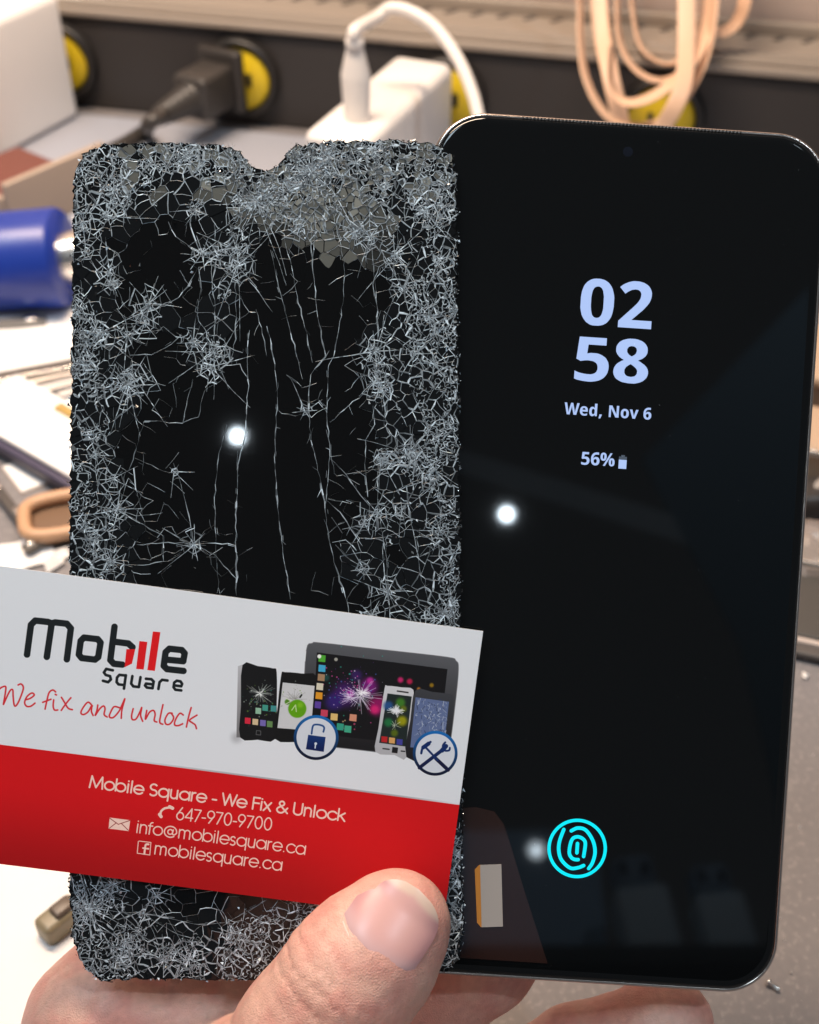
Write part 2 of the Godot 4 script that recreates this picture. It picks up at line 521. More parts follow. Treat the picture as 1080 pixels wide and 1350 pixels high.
	var hanks := [
		[[766, -120, 765, -30, 766, 60, 776, 112, 800, 152, 832, 166, 872, 160, 908, 122, 934, 60, 944, -30, 946, -120], 0.2, 0.5, 0.640],
		[[786, -120, 788, -30, 793, 40, 803, 90, 812, 130, 822, 172, 832, 200], 1.7, 1.25, 0.655],
		[[818, -120, 815, -30, 816, 45, 835, 88, 868, 106, 903, 92, 930, 50, 938, -30, 940, -120], 0.15, 0.35, 0.650],
		[[834, -120, 832, -30, 838, 38, 852, 70, 880, 84, 902, 70, 922, 30, 926, -60], 0.25, -0.1, 0.660],
		[[806, 60, 806, 110, 822, 133, 852, 131, 888, 108, 918, 72, 936, 20, 940, -60], 0.2, 0.9, 0.633],
		[[905, -120, 905, -30, 905, 50, 902, 105, 890, 140, 872, 170, 850, 200], 1.6, 1.35, 0.628],
		[[936, 40, 955, 42, 972, 28, 982, 0, 984, -60, 980, -120], 0.6, 0.9, 0.645]]
	for h in hanks:
		var pts := []
		var pv := v2s(h[0])
		for i in pv.size(): pts.append(away(pv[i].x, pv[i].y, h[3] + 0.006 * sin(i * 1.3)))
		put(ribbon(curve(pts, 8), [h[1], h[2]], 0.0090, 0.0014, face.rotated(look.x, 0.0)), "band", peach, t)
	m = M.new(1, true)
	m.rbox(Transform3D.IDENTITY, Vector3(0.62, 0.002, 0.20), 0.0009, 2)
	tag(put(m.done(), "silicone_mat", mat(Color(0.33, 0.345, 0.40), 0.6), self, Transform3D(Basis.IDENTITY, Vector3(on_table(290, 180).x + 0.06, 0.0012, strip_z + 0.112))), "blue grey silicone mat in front of the power raceway", "mat")
	tag(put(crumbs(), "glass_dust", mat(Color(0.62, 0.58, 0.55), 0.3)), "glass dust and shavings strewn over the workbench surface", "dust", "", "stuff")
	# ---- the left of the bench
	var blue := mat(Color(0.008, 0.032, 0.27), 0.35)
	var bl := on_table(8, 345, 0.022)
	t = thing("blue_canister", "bright blue cylindrical canister with a metal cap lying at the left", "canister", Transform3D(Basis(Vector3.UP, deg_to_rad(12.0)) * Basis(Vector3.BACK, deg_to_rad(-84.0)), bl))
	m = M.new(1, true)
	m.lathe(Transform3D.IDENTITY, [[0.0, -0.09], [0.0215, -0.09], [0.0225, -0.088], [0.0225, 0.026], [0.0215, 0.028], [0.0, 0.028]], 40)
	put(m.done(), "body", blue, t)
	m = M.new(1, true)
	m.lathe(Transform3D.IDENTITY, [[0.0115, 0.027], [0.0115, 0.036], [0.0105, 0.038], [0.0, 0.038]], 28)
	put(m.done(), "cap", silver, t)
	var cream := mat(Color(0.40, 0.31, 0.245), 0.7)
	var red := mat(Color(0.17, 0.055, 0.04), 0.6)
	box_thing("parts_carton", "torn cream carton with a dark red inside behind the blue canister", "carton", [["base", Vector3(0, 0.002, 0), Vector3(0.075, 0.004, 0.065), 0.001, cream], ["side_wall", Vector3(0.037, 0.016, 0), Vector3(0.004, 0.03, 0.065), 0.001, cream], ["front_wall", Vector3(0, 0.012, 0.032), Vector3(0.07, 0.022, 0.004), 0.001, cream], ["red_lining", Vector3(-0.004, 0.008, -0.004), Vector3(0.062, 0.006, 0.05), 0.002, red]], lie(26, 262, -24))
	for s in [[5, 455, 12, 0.20, 0.12, "wide white paper sheet under the blue canister", 0.0], [55, 470, -28, 0.12, 0.09, "second white paper sheet, turned, beside the shattered display", 0.0016], [20, 1290, 8, 0.20, 0.16, "bright white paper sheet at the lower left under the hand", 0.0], [30, 733, 34, 0.022, 0.016, "small bright white slip just above the card edge", 0.0]]:
		m = M.new()
		var w: float = s[3]
		var d: float = s[4]
		var rows := []
		for i in 13:
			var row := []
			for j in 9: row.append(Vector3(w * (i / 12.0 - 0.5), 0.0009 + 0.0012 * noise.get_noise_2d(i * 0.25 + s[0], j * 0.3), d * (j / 8.0 - 0.5)))
			rows.append(row)
		m.smooth(true)
		for i in 12:
			for j in 8:
				m.quad(rows[i][j], rows[i + 1][j], rows[i + 1][j + 1], rows[i][j + 1])
				var lo := Vector3(0, 0.0004, 0)
				m.quad(rows[i][j] - lo, rows[i][j + 1] - lo, rows[i + 1][j + 1] - lo, rows[i + 1][j] - lo)
		tag(put(m.done(), "paper_sheet", paper, self, lie(s[0], s[1], s[2], s[6])), s[5], "paper")
	box_thing("white_phone_back", "white phone back cover with a dark edge propped beside the display", "phone part", [["cover", Vector3(0, 0.010, 0), Vector3(0.075, 0.003, 0.032), 0.0012, plastic], ["dark_edge", Vector3(0, 0.006, 0.002), Vector3(0.076, 0.005, 0.033), 0.001, mat(Color(0.07, 0.06, 0.10), 0.4)], ["gold_contact", Vector3(0.006, 0.0125, -0.010), Vector3(0.02, 0.0015, 0.004), 0.0005, mat(Color(0.65, 0.45, 0.15), 0.35, 0.6)]], lie(66, 588, -24))
	box_thing("dark_midframe", "thin dark phone midframe lying on the white paper", "phone part", [["frame", Vector3(0, 0.004, 0), Vector3(0.06, 0.004, 0.010), 0.001, mat(Color(0.09, 0.075, 0.06), 0.5)], ["lip", Vector3(0, 0.0066, 0.003), Vector3(0.058, 0.0014, 0.002), 0.0004, silver]], lie(72, 500, 34))
	box_thing("white_sticker", "square white sticker lying on the bench left of the display", "sticker", [["face", Vector3(0, 0.0007, 0), Vector3(0.0195, 0.0006, 0.0195), 0.0002, paper], ["backing", Vector3(0, 0.0002, 0), Vector3(0.0205, 0.0004, 0.0205), 0.0001, cream]], lie(48, 622, 50))
	for s in [[18, 430, 24, "grey ribbon connector board on the wide paper sheet", 0.030, 0.007, Color(0.16, 0.15, 0.14)], [84, 540, -32, "narrow black connector board against the shattered display", 0.026, 0.006, Color(0.03, 0.03, 0.03)], [20, 560, 12, "brown copper shield plate at the left edge", 0.022, 0.014, Color(0.26, 0.15, 0.09)], [12, 668, -40, "dark bezel strip at the left edge below the white sticker", 0.034, 0.004, Color(0.07, 0.06, 0.055)], [58, 716, 58, "short dark spacer beside the small white slip", 0.016, 0.004, Color(0.10, 0.085, 0.07)]]:
		var tp := thing("connector_board" if s[3].contains("board") else "shield_plate", s[3], "phone part", lie(s[0], s[1], s[2], 0.002))
		m = M.new(1, true)
		m.rbox(Transform3D(Basis.IDENTITY, Vector3(0, 0.0015, 0)), Vector3(s[4], 0.002, s[5]), 0.0006, 2)
		put(m.done(), "plate", mat(s[6], 0.45), tp)
		for k in [-0.32, 0.28]:
			m = M.new(1, true)
			m.rbox(Transform3D(Basis.IDENTITY, Vector3(s[4] * k, 0.003, 0)), Vector3(s[4] * 0.18, 0.002, s[5] * 0.6), 0.0005, 2)
			put(m.done(), "socket", silver, tp)
	var pen := thing("tweezers", "steel tweezers lying across the white paper sheets", "tweezers", lie(48, 520, 38, 0.004))
	for k in [-1, 1]:
		m = M.new(1, true)
		m.tube([Vector3(-0.06, 0.002, 0.0005 * k), Vector3(-0.02, 0.003, 0.0045 * k), Vector3(0.02, 0.003, 0.004 * k), Vector3(0.05, 0.002, 0.0006 * k)], [0.0022, 0.002, 0.0014, 0.0006], 8)
		put(m.done(), "arm", mat(Color(0.35, 0.32, 0.30), 0.3, 1.0), pen)
	# tan tray: a rounded ring and a floor
	var tan := mat(Color(0.52, 0.30, 0.17), 0.45)
	t = thing("tan_tray", "small tan tray with a rounded rim left of the display", "tray", lie(112, 690, 30))
	var rim := []
	for k in 33: rim.append(Vector3(0.021 * signf(cos(TAU * k / 32)) * pow(absf(cos(TAU * k / 32)), 0.5), 0.006, 0.011 * signf(sin(TAU * k / 32)) * pow(absf(sin(TAU * k / 32)), 0.5)))
	m = M.new(1, true)
	m.tube(rim, 0.0026, 12, false)
	put(m.done(), "rim", tan, t)
	m = M.new(1, true)
	m.rbox(Transform3D(Basis.IDENTITY, Vector3(0, 0.002, 0)), Vector3(0.042, 0.003, 0.022), 0.0014, 2)
	put(m.done(), "floor_plate", mat(Color(0.16, 0.09, 0.05), 0.6), t)
	for s in [[28, 681, 0.0022, "tiny white crumb on the bench above the small slip"], [70, 742, 0.005, "white plastic offcut beside the tan tray"], [84, 728, 0.004, "smaller white plastic offcut touching the display edge"]]:
		tag(put(scrap(s[2], int(s[0])), "plastic_scrap", white, self, lie(s[0], s[1], s[0], s[2] * 0.3)), s[3], "scrap")
	# khaki swab at the lower left
	t = thing("khaki_clip", "khaki plastic clip on the white paper at the lower left", "clip", lie(83, 1224, 62))
	m = M.new(1, true)
	m.rbox(Transform3D(Basis.IDENTITY, Vector3(0, 0.004, 0)), Vector3(0.012, 0.008, 0.007), 0.0018, 3)
	put(m.done(), "body", mat(Color(0.22, 0.18, 0.11), 0.4), t)
	m = M.new(1, true)
	m.rbox(Transform3D(Basis.IDENTITY, Vector3(0.0015, 0.0085, 0)), Vector3(0.006, 0.0018, 0.0045), 0.0009, 2)
	put(m.done(), "cap", mat(Color(0.10, 0.07, 0.05), 0.4), t)
	# ---- the right of the bench
	var brown := mat(Color(0.24, 0.15, 0.095), 0.6)
	var beige := mat(Color(0.45, 0.31, 0.21), 0.6)
	box_thing("pale_carton", "pale carton farthest back at the right edge", "box", [["body", Vector3(0.02, 0.014, 0), Vector3(0.06, 0.028, 0.04), 0.002, mat(Color(0.55, 0.45, 0.40), 0.6)], ["lid", Vector3(0.02, 0.030, 0), Vector3(0.062, 0.006, 0.042), 0.002, white]], lie(1092, 452, 8))
	box_thing("brown_carton", "brown carton at the right edge behind the phone", "box", [["body", Vector3(0.02, 0.012, 0), Vector3(0.06, 0.024, 0.04), 0.002, brown], ["lid", Vector3(0.02, 0.0255, 0), Vector3(0.062, 0.005, 0.042), 0.002, beige]], lie(1082, 540, -4))
	box_thing("tan_case", "tan case with a shiny front edge right of the phone", "case", [["body", Vector3(0.02, 0.010, 0), Vector3(0.06, 0.02, 0.03), 0.003, beige], ["metal_edge", Vector3(0.02, 0.018, 0.0155), Vector3(0.06, 0.003, 0.002), 0.0009, silver]], lie(1076, 618, -6))
	t = thing("dark_tool", "dark tool with a grey finger-like tip at the right edge", "tool", lie(1078, 672, 20))
	m = M.new(1, true)
	m.rbox(Transform3D(Basis.IDENTITY, Vector3(0.012, 0.006, 0)), Vector3(0.05, 0.012, 0.016), 0.004, 3)
	put(m.done(), "handle", black, t)
	m = M.new(1, true)
	m.tube([Vector3(-0.014, 0.005, 0.006), Vector3(-0.006, 0.008, 0.002), Vector3(0.006, 0.012, -0.004), Vector3(0.016, 0.013, -0.008)], [0.002, 0.0032, 0.0035, 0.003], 12)
	put(m.done(), "tip", mat(Color(0.3, 0.27, 0.25), 0.5), t)
	var bag := mat(Color(0.55, 0.50, 0.46), 0.3)
	t = thing("plastic_bag", "crumpled translucent plastic bag right of the phone", "bag", lie(1084, 742, 0))
	var film := StandardMaterial3D.new()
	film.albedo_color = Color(0.58, 0.53, 0.50, 0.6); film.transparency = BaseMaterial3D.TRANSPARENCY_ALPHA; film.roughness = 0.3
	m = M.new(1, false)
	var g := []
	for i in 13:
		var row := []
		for j in 11: row.append(Vector3(0.06 * (i / 12.0 - 0.45), 0.004 + 0.011 * sin(PI * i / 12.0) * sin(PI * j / 10.0) + 0.004 * noise.get_noise_2d(i * 0.7, j * 0.7), 0.034 * (j / 10.0 - 0.5)))
		g.append(row)
	for i in 12:
		for j in 10: m.quad(g[i][j], g[i + 1][j], g[i + 1][j + 1], g[i][j + 1])
	put(m.done(), "film", film, t)
	m = M.new(1, true)
	m.rbox(Transform3D(Basis.IDENTITY, Vector3(0.006, 0.003, 0)), Vector3(0.03, 0.005, 0.02), 0.002, 2)
	put(m.done(), "content", bag, t)
	box_thing("steel_tray", "dark grey steel tray with a bright front lip right of the phone", "tray", [["base", Vector3(0.02, 0.003, 0), Vector3(0.07, 0.006, 0.034), 0.001, mat(Color(0.06, 0.055, 0.05), 0.4)], ["back_lip", Vector3(0.02, 0.007, -0.0165), Vector3(0.07, 0.006, 0.002), 0.0008, silver]], lie(1072, 812, -4))
	box_thing("beige_strip", "beige metal strip with a blue dot at the right edge", "strip", [["body", Vector3(0.02, 0.003, 0), Vector3(0.07, 0.004, 0.008), 0.001, mat(Color(0.52, 0.43, 0.38), 0.5)], ["groove", Vector3(0.02, 0.0025, 0.0062), Vector3(0.07, 0.003, 0.005), 0.001, mat(Color(0.08, 0.07, 0.065), 0.5)], ["blue_dot", Vector3(-0.0005, 0.0051, 0.0), Vector3(0.0034, 0.0006, 0.0034), 0.0002, mat(Color(0.01, 0.16, 0.42), 0.5)]], lie(1072, 852, -4))
	tag(put(scrap(0.0016, 9), "plastic_scrap", white, self, lie(1062, 890, 20, 0.001)), "tiny pale crumb on the bench below the beige strip", "scrap")
	t = thing("loose_screw", "tiny steel screw lying on the bench under the phone corner", "screw", Transform3D(Basis(Vector3.UP, deg_to_rad(-30.0)) * Basis(Vector3.BACK, deg_to_rad(-90.0)), on_table(1012, 1294, 0.0009)))
	m = M.new(1, true)
	m.lathe(Transform3D.IDENTITY, [[0.0, 0.0], [0.0011, 0.0], [0.0012, 0.0006], [0.0, 0.0007]], 16)
	put(m.done(), "head", silver, t)
	m = M.new(1, true)
	m.lathe(Transform3D.IDENTITY, [[0.0006, 0.0006], [0.0006, 0.0032], [0.0003, 0.0036], [0.0, 0.0036]], 12)
	put(m.done(), "shank", silver, t)

func crumbs() -> ArrayMesh:      # glass dust and shavings strewn over the bench
	var m := M.new()
	for k in 420:
		var p := on_table(rng.randf_range(600, 1150), rng.randf_range(700, 1380)) if k < 300 else on_table(rng.randf_range(-40, 500), rng.randf_range(150, 760))
		var r := 0.00018 + 0.0007 * pow(rng.randf(), 4.0)
		var v := []
		for i in 4: v.append(p + Vector3(rng.randf_range(-r, r), (0.0 if i < 3 else r * 1.2) + 0.0001, rng.randf_range(-r, r)))
		m.tri(v[0], v[1], v[3]); m.tri(v[1], v[2], v[3]); m.tri(v[2], v[0], v[3])
	return m.done()

func scrap(r: float, seed_: int) -> ArrayMesh:
	var m := M.new()
	var q := RandomNumberGenerator.new()
	q.seed = seed_
	var top := Vector3(0, r * 0.5, 0)
	for k in 7:
		var a := Vector3(cos(TAU * k / 7), 0, sin(TAU * k / 7)) * r * (0.8 + 0.3 * sin(k * 2.3 + seed_))
		var b := Vector3(cos(TAU * (k + 1) / 7), 0, sin(TAU * (k + 1) / 7)) * r * (0.8 + 0.3 * sin(fmod(k + 1, 7) * 2.3 + seed_))
		m.tri(top, a, b)
		m.tri(Vector3(0, -r * 0.25, 0), b, a)
	return m.done()

func shelf_behind():     # what the phone's glass mirrors from the room behind the holder
	var board := mat(Color(0.50, 0.66, 0.84), 0.7)
	var pos := mirrored(850, 1190, 1.7, phone_xf)
	var t := thing("wall_shelf", "pale blue wall shelf behind the holder, mirrored in the phone", "shelf", Transform3D(Basis(Vector3.UP, deg_to_rad(14.0)).scaled(Vector3.ONE * 1.6), Vector3(pos.x, pos.y - 0.12, pos.z)))
	var m := M.new(1, true)
	m.rbox(Transform3D(Basis.IDENTITY, Vector3(-0.05, -0.012, 0.0)), Vector3(0.55, 0.024, 0.16), 0.004, 2)
	put(m.done(), "board", mat(Color(0.05, 0.05, 0.05), 0.6), t)
	m = M.new(1, true)
	m.rbox(Transform3D(Basis.IDENTITY, Vector3(-0.14, 0.10, 0.088)), Vector3(0.22, 0.20, 0.014), 0.003, 2)
	put(m.done(), "back_panel", board, t)
	for s in [[0.0, "taller block charger on the wall shelf, mirrored in the phone", 1.0], [0.085, "shorter block charger on the wall shelf, mirrored in the phone", 0.92]]:
		var o := thing("charger_block", s[1], "charger", t.transform * Transform3D(Basis.from_scale(Vector3.ONE * s[2]), Vector3(s[0], 0.001, 0.01)), "block chargers on the wall shelf")
		m = M.new(1, true)
		m.rbox(Transform3D(Basis(Vector3.BACK, 0.10), Vector3(0.0, 0.046, 0.0)), Vector3(0.060, 0.088, 0.05), 0.008, 3)
		put(m.done(), "body", mat(Color(0.80, 0.90, 0.97), 0.5), o)
		m = M.new(1, true)
		m.rbox(Transform3D(Basis(Vector3.BACK, 0.10), Vector3(-0.008, 0.108, 0.0)), Vector3(0.046, 0.036, 0.04), 0.008, 3)
		put(m.done(), "head", mat(Color(0.35, 0.45, 0.58), 0.5), o)
		for k in [-1, 1]:
			m = M.new(1, true)
			m.rbox(Transform3D(Basis.IDENTITY, Vector3(-0.009 + 0.012 * k, 0.110, -0.021)), Vector3(0.008, 0.014, 0.004), 0.001, 2)
			put(m.done(), "socket", mat(Color(0.02, 0.02, 0.03), 0.5), o)
	# a slanting board and two rails, added to leave faint bands in the glass
	var back := Transform3D(look, LENS_AT + look * Vector3(0, 0, 2.2)).affine_inverse()
	for s in [["added_board", "added tall blue grey board behind the holder, shaped to mirror at the phone's right edge", "board", "panel", [846, 606, 1066, 380, 1066, 1290, 1046, 1262, 1020, 1040, 975, 850], Color(0.26, 0.34, 0.41)], ["wall_rail", "added grey rail behind the holder, shaped to mirror in the phone as a faint falling band", "rail", "bar", [600, 592, 740, 634, 930, 692, 936, 718, 926, 724, 730, 662, 600, 622], Color(0.62, 0.66, 0.70)], ["wall_rail", "second added grey rail behind the holder, shaped to mirror in the phone as a faint rising band", "rail", "bar", [938, 690, 1010, 545, 1022, 552, 948, 704], Color(0.62, 0.66, 0.70)]]:
		var poly := PackedVector2Array()
		var mid := Vector3.ZERO
		var raw := v2s(s[4])
		for q in raw:
			var p := back * mirrored(q.x, q.y, 2.2, phone_xf)
			poly.append(Vector2(p.x, p.y))
			mid += p / raw.size()
		for k in poly.size(): poly[k] -= Vector2(mid.x, mid.y)
		t = thing(s[0], s[1], s[2], back.affine_inverse() * Transform3D(Basis.IDENTITY, mid))
		m = M.new()
		m.prism(poly, -0.008, 0.008)
		put(m.done(), s[3], mat(s[5], 0.8, 0.0, 0.2), t)

# ------------------------------------------------------------------ the shattered display
var display_xf: Transform3D
var phone_xf: Transform3D
var rim_line := PackedVector2Array()
var dgrid := [   # how crushed the glass is, 0 to 9: rows 30 apart from y 200, columns 30 apart from x 110
	"99878987789888999", "99878788989988899", "98865568987778899", "87543356677776689", "63221355234555468", "55210365122123568",
	"64123254112112678", "85354353212122678", "97332562111125788", "98322562111137678", "98732221012138778", "87532111013226678",
	"75321001012114578", "75210001001214988", "75222001001224788", "64322211000224578", "76432211001246368", "76433422001245357",
	"87532222001254357", "76421111001135467", "65321111001133568", "54321111001133568", "53211111001123567", "53211111001123567",
	"53211111001123567", "53211111001123567", "53211111001123567", "53211111001123567", "53211111001123567", "53211111001123467",
	"54211101112334567", "54211001123445688", "77531001235666689", "87543333467777789", "88765567888888899", "78877789888888899", "88877889888888899"]

func crushed(x: float, y: float) -> float:
	var u := clampf((x - 110) / 30.0, 0, 15.999)
	var v := clampf((y - 200) / 30.0, 0, dgrid.size() - 1.001)
	var i := int(u); var j := int(v)
	var f := u - i; var g := v - j
	var a := lerpf(dgrid[j][i].to_int(), dgrid[j][i + 1].to_int(), f)
	var b := lerpf(dgrid[j + 1][i].to_int(), dgrid[j + 1][i + 1].to_int(), f)
	return lerpf(a, b, g)

func sliver(m: M, a: Vector2, b: Vector2, wa: float, wb: float, z: float, h: float, c: Color):   # a crack wall: a low crooked ridge
	if a.distance_to(b) < 0.01: return
	if rim_line.size() and not (Geometry2D.is_point_in_polygon(a, rim_line) and Geometry2D.is_point_in_polygon(b, rim_line)): return
	var t := (b - a).normalized()
	var n := Vector2(-t.y, t.x)
	var off := rng.randf_range(-0.35, 0.35)
	m.col(c)
	var al := Vector3(a.x + n.x * wa / 2, a.y + n.y * wa / 2, z); var ar := Vector3(a.x - n.x * wa / 2, a.y - n.y * wa / 2, z)
	var bl := Vector3(b.x + n.x * wb / 2, b.y + n.y * wb / 2, z); var br := Vector3(b.x - n.x * wb / 2, b.y - n.y * wb / 2, z)
	var at := Vector3(a.x + n.x * wa * off, a.y + n.y * wa * off, z + h * 0.12 * rng.randf_range(0.4, 1.4)); var bt := Vector3(b.x + n.x * wb * off, b.y + n.y * wb * off, z + h * 0.12 * rng.randf_range(0.4, 1.4))
	m.quad(al, bl, bt, at)
	m.col(c * rng.randf_range(0.35, 1.0))
	m.quad(at, bt, br, ar)

func crack_tone() -> Color:
	var r := rng.randf()
	var g := 0.10 + 0.12 * rng.randf() if r < 0.28 else 0.72 + 0.2 * rng.randf() if r > 0.84 else 0.25 + 0.30 * rng.randf()
	return Color(g * 0.80, g * 0.96, g * 1.08)

func fissure(m: M, pts: Array, w: float, wob := 0.35):     # a long crack through points (mm), uneven in width
	var path := []
	for i in pts.size() - 1:
		var a: Vector2 = pts[i]; var b: Vector2 = pts[i + 1]
		var k := maxi(1, int(a.distance_to(b) / 1.1))
		for j in k: path.append(a.lerp(b, float(j) / k) + Vector2(rng.randfn(), rng.randfn()) * wob * (0.26 if j else 0.1))
	path.append(pts[-1])
	var wid := []
	var off := rng.randf() * 100
	for i in path.size(): wid.append(w * clampf(0.50 + 1.7 * noise.get_noise_1d(off + i * 0.22), 0.20, 1.9) * (0.25 if i == path.size() - 1 else 1.0))
	for i in path.size() - 1:
		var c := crack_tone()
		sliver(m, path[i], path[i + 1], wid[i], wid[i + 1], 0.13, 0.08, c)
		if rng.randf() < 0.13: sliver(m, path[i], path[i] + Vector2(rng.randfn(), rng.randfn()) * 0.8, wid[i] * 0.8, 0.02, 0.13, 0.05, c)
		if rng.randf() < 0.2:
			var s := Vector2(rng.randfn(), rng.randfn()) * 0.18
			sliver(m, path[i] + s, path[i + 1] + s, wid[i] * 0.6, wid[i + 1] * 0.5, 0.13, 0.06, c)

func star(m: M, c: Vector2, reach: float, rays: int, crush: float):     # a point struck: rays that wander out, threads between them, powder in the middle
	var spokes := []
	var a0 := rng.randf() * TAU
	for k in rays:
		var ang := a0 + TAU * (k + rng.randf_range(-0.38, 0.38)) / rays
		var want := reach * (0.5 + (1.7 if rng.randf() < 0.32 else 0.35) * rng.randf())
		var p := c
		var pts := [c]
		var steps := maxi(2, int(want / 0.75))
		for s in steps:
			ang += rng.randfn() * 0.035
			p += Vector2.from_angle(ang) * want / steps
			pts.append(p)
		var w := rng.randf_range(0.08, 0.26)
		for s in steps: sliver(m, pts[s], pts[s + 1], lerpf(w, 0.06, float(s) / steps) * rng.randf_range(0.5, 1.3), lerpf(w, 0.05, float(s + 1) / steps), 0.13, 0.10, crack_tone())
		spokes.append([pts, want])
	for k in rays:
		var A: Array = spokes[k]; var B: Array = spokes[(k + 1) % rays]
		for r in [0.16, 0.28, 0.42, 0.60, 0.85]:
			if rng.randf() > 0.80: continue
			var rr: float = r * reach * rng.randf_range(0.85, 1.15)
			if rr > A[1] * 1.05 or rr > B[1] * 1.2: continue
			var p: Vector2 = A[0][mini(int(rr / A[1] * (A[0].size() - 1)), A[0].size() - 1)]
			var q: Vector2 = B[0][mini(int(rr / B[1] * (B[0].size() - 1) * rng.randf_range(0.8, 1.1)), B[0].size() - 1)]
			if p.distance_to(q) > 5.5: continue
			var mid := p.lerp(q, 0.5) + (p.lerp(q, 0.5) - c) * rng.randf_range(-0.14, 0.05)
			var w := rng.randf_range(0.06, 0.27)
			var t := crack_tone()
			sliver(m, p, mid, w, w * rng.randf_range(0.5, 1.3), 0.13, 0.08, t)
			sliver(m, mid, q, w, w * rng.randf_range(0.4, 1.2), 0.13, 0.08, t * rng.randf_range(0.7, 1.2))
	for k in int(8 * crush):
		var a := rng.randf() * TAU
		var r0 := absf(rng.randfn()) * reach * 0.17
		var p := c + Vector2.from_angle(a) * r0
		sliver(m, p, p + Vector2.from_angle(a + rng.randfn() * 0.6) * reach * rng.randf_range(0.03, 0.13), rng.randf_range(0.07, 0.28), 0.03, 0.14 + 0.08 * rng.randf(), 0.10, crack_tone())

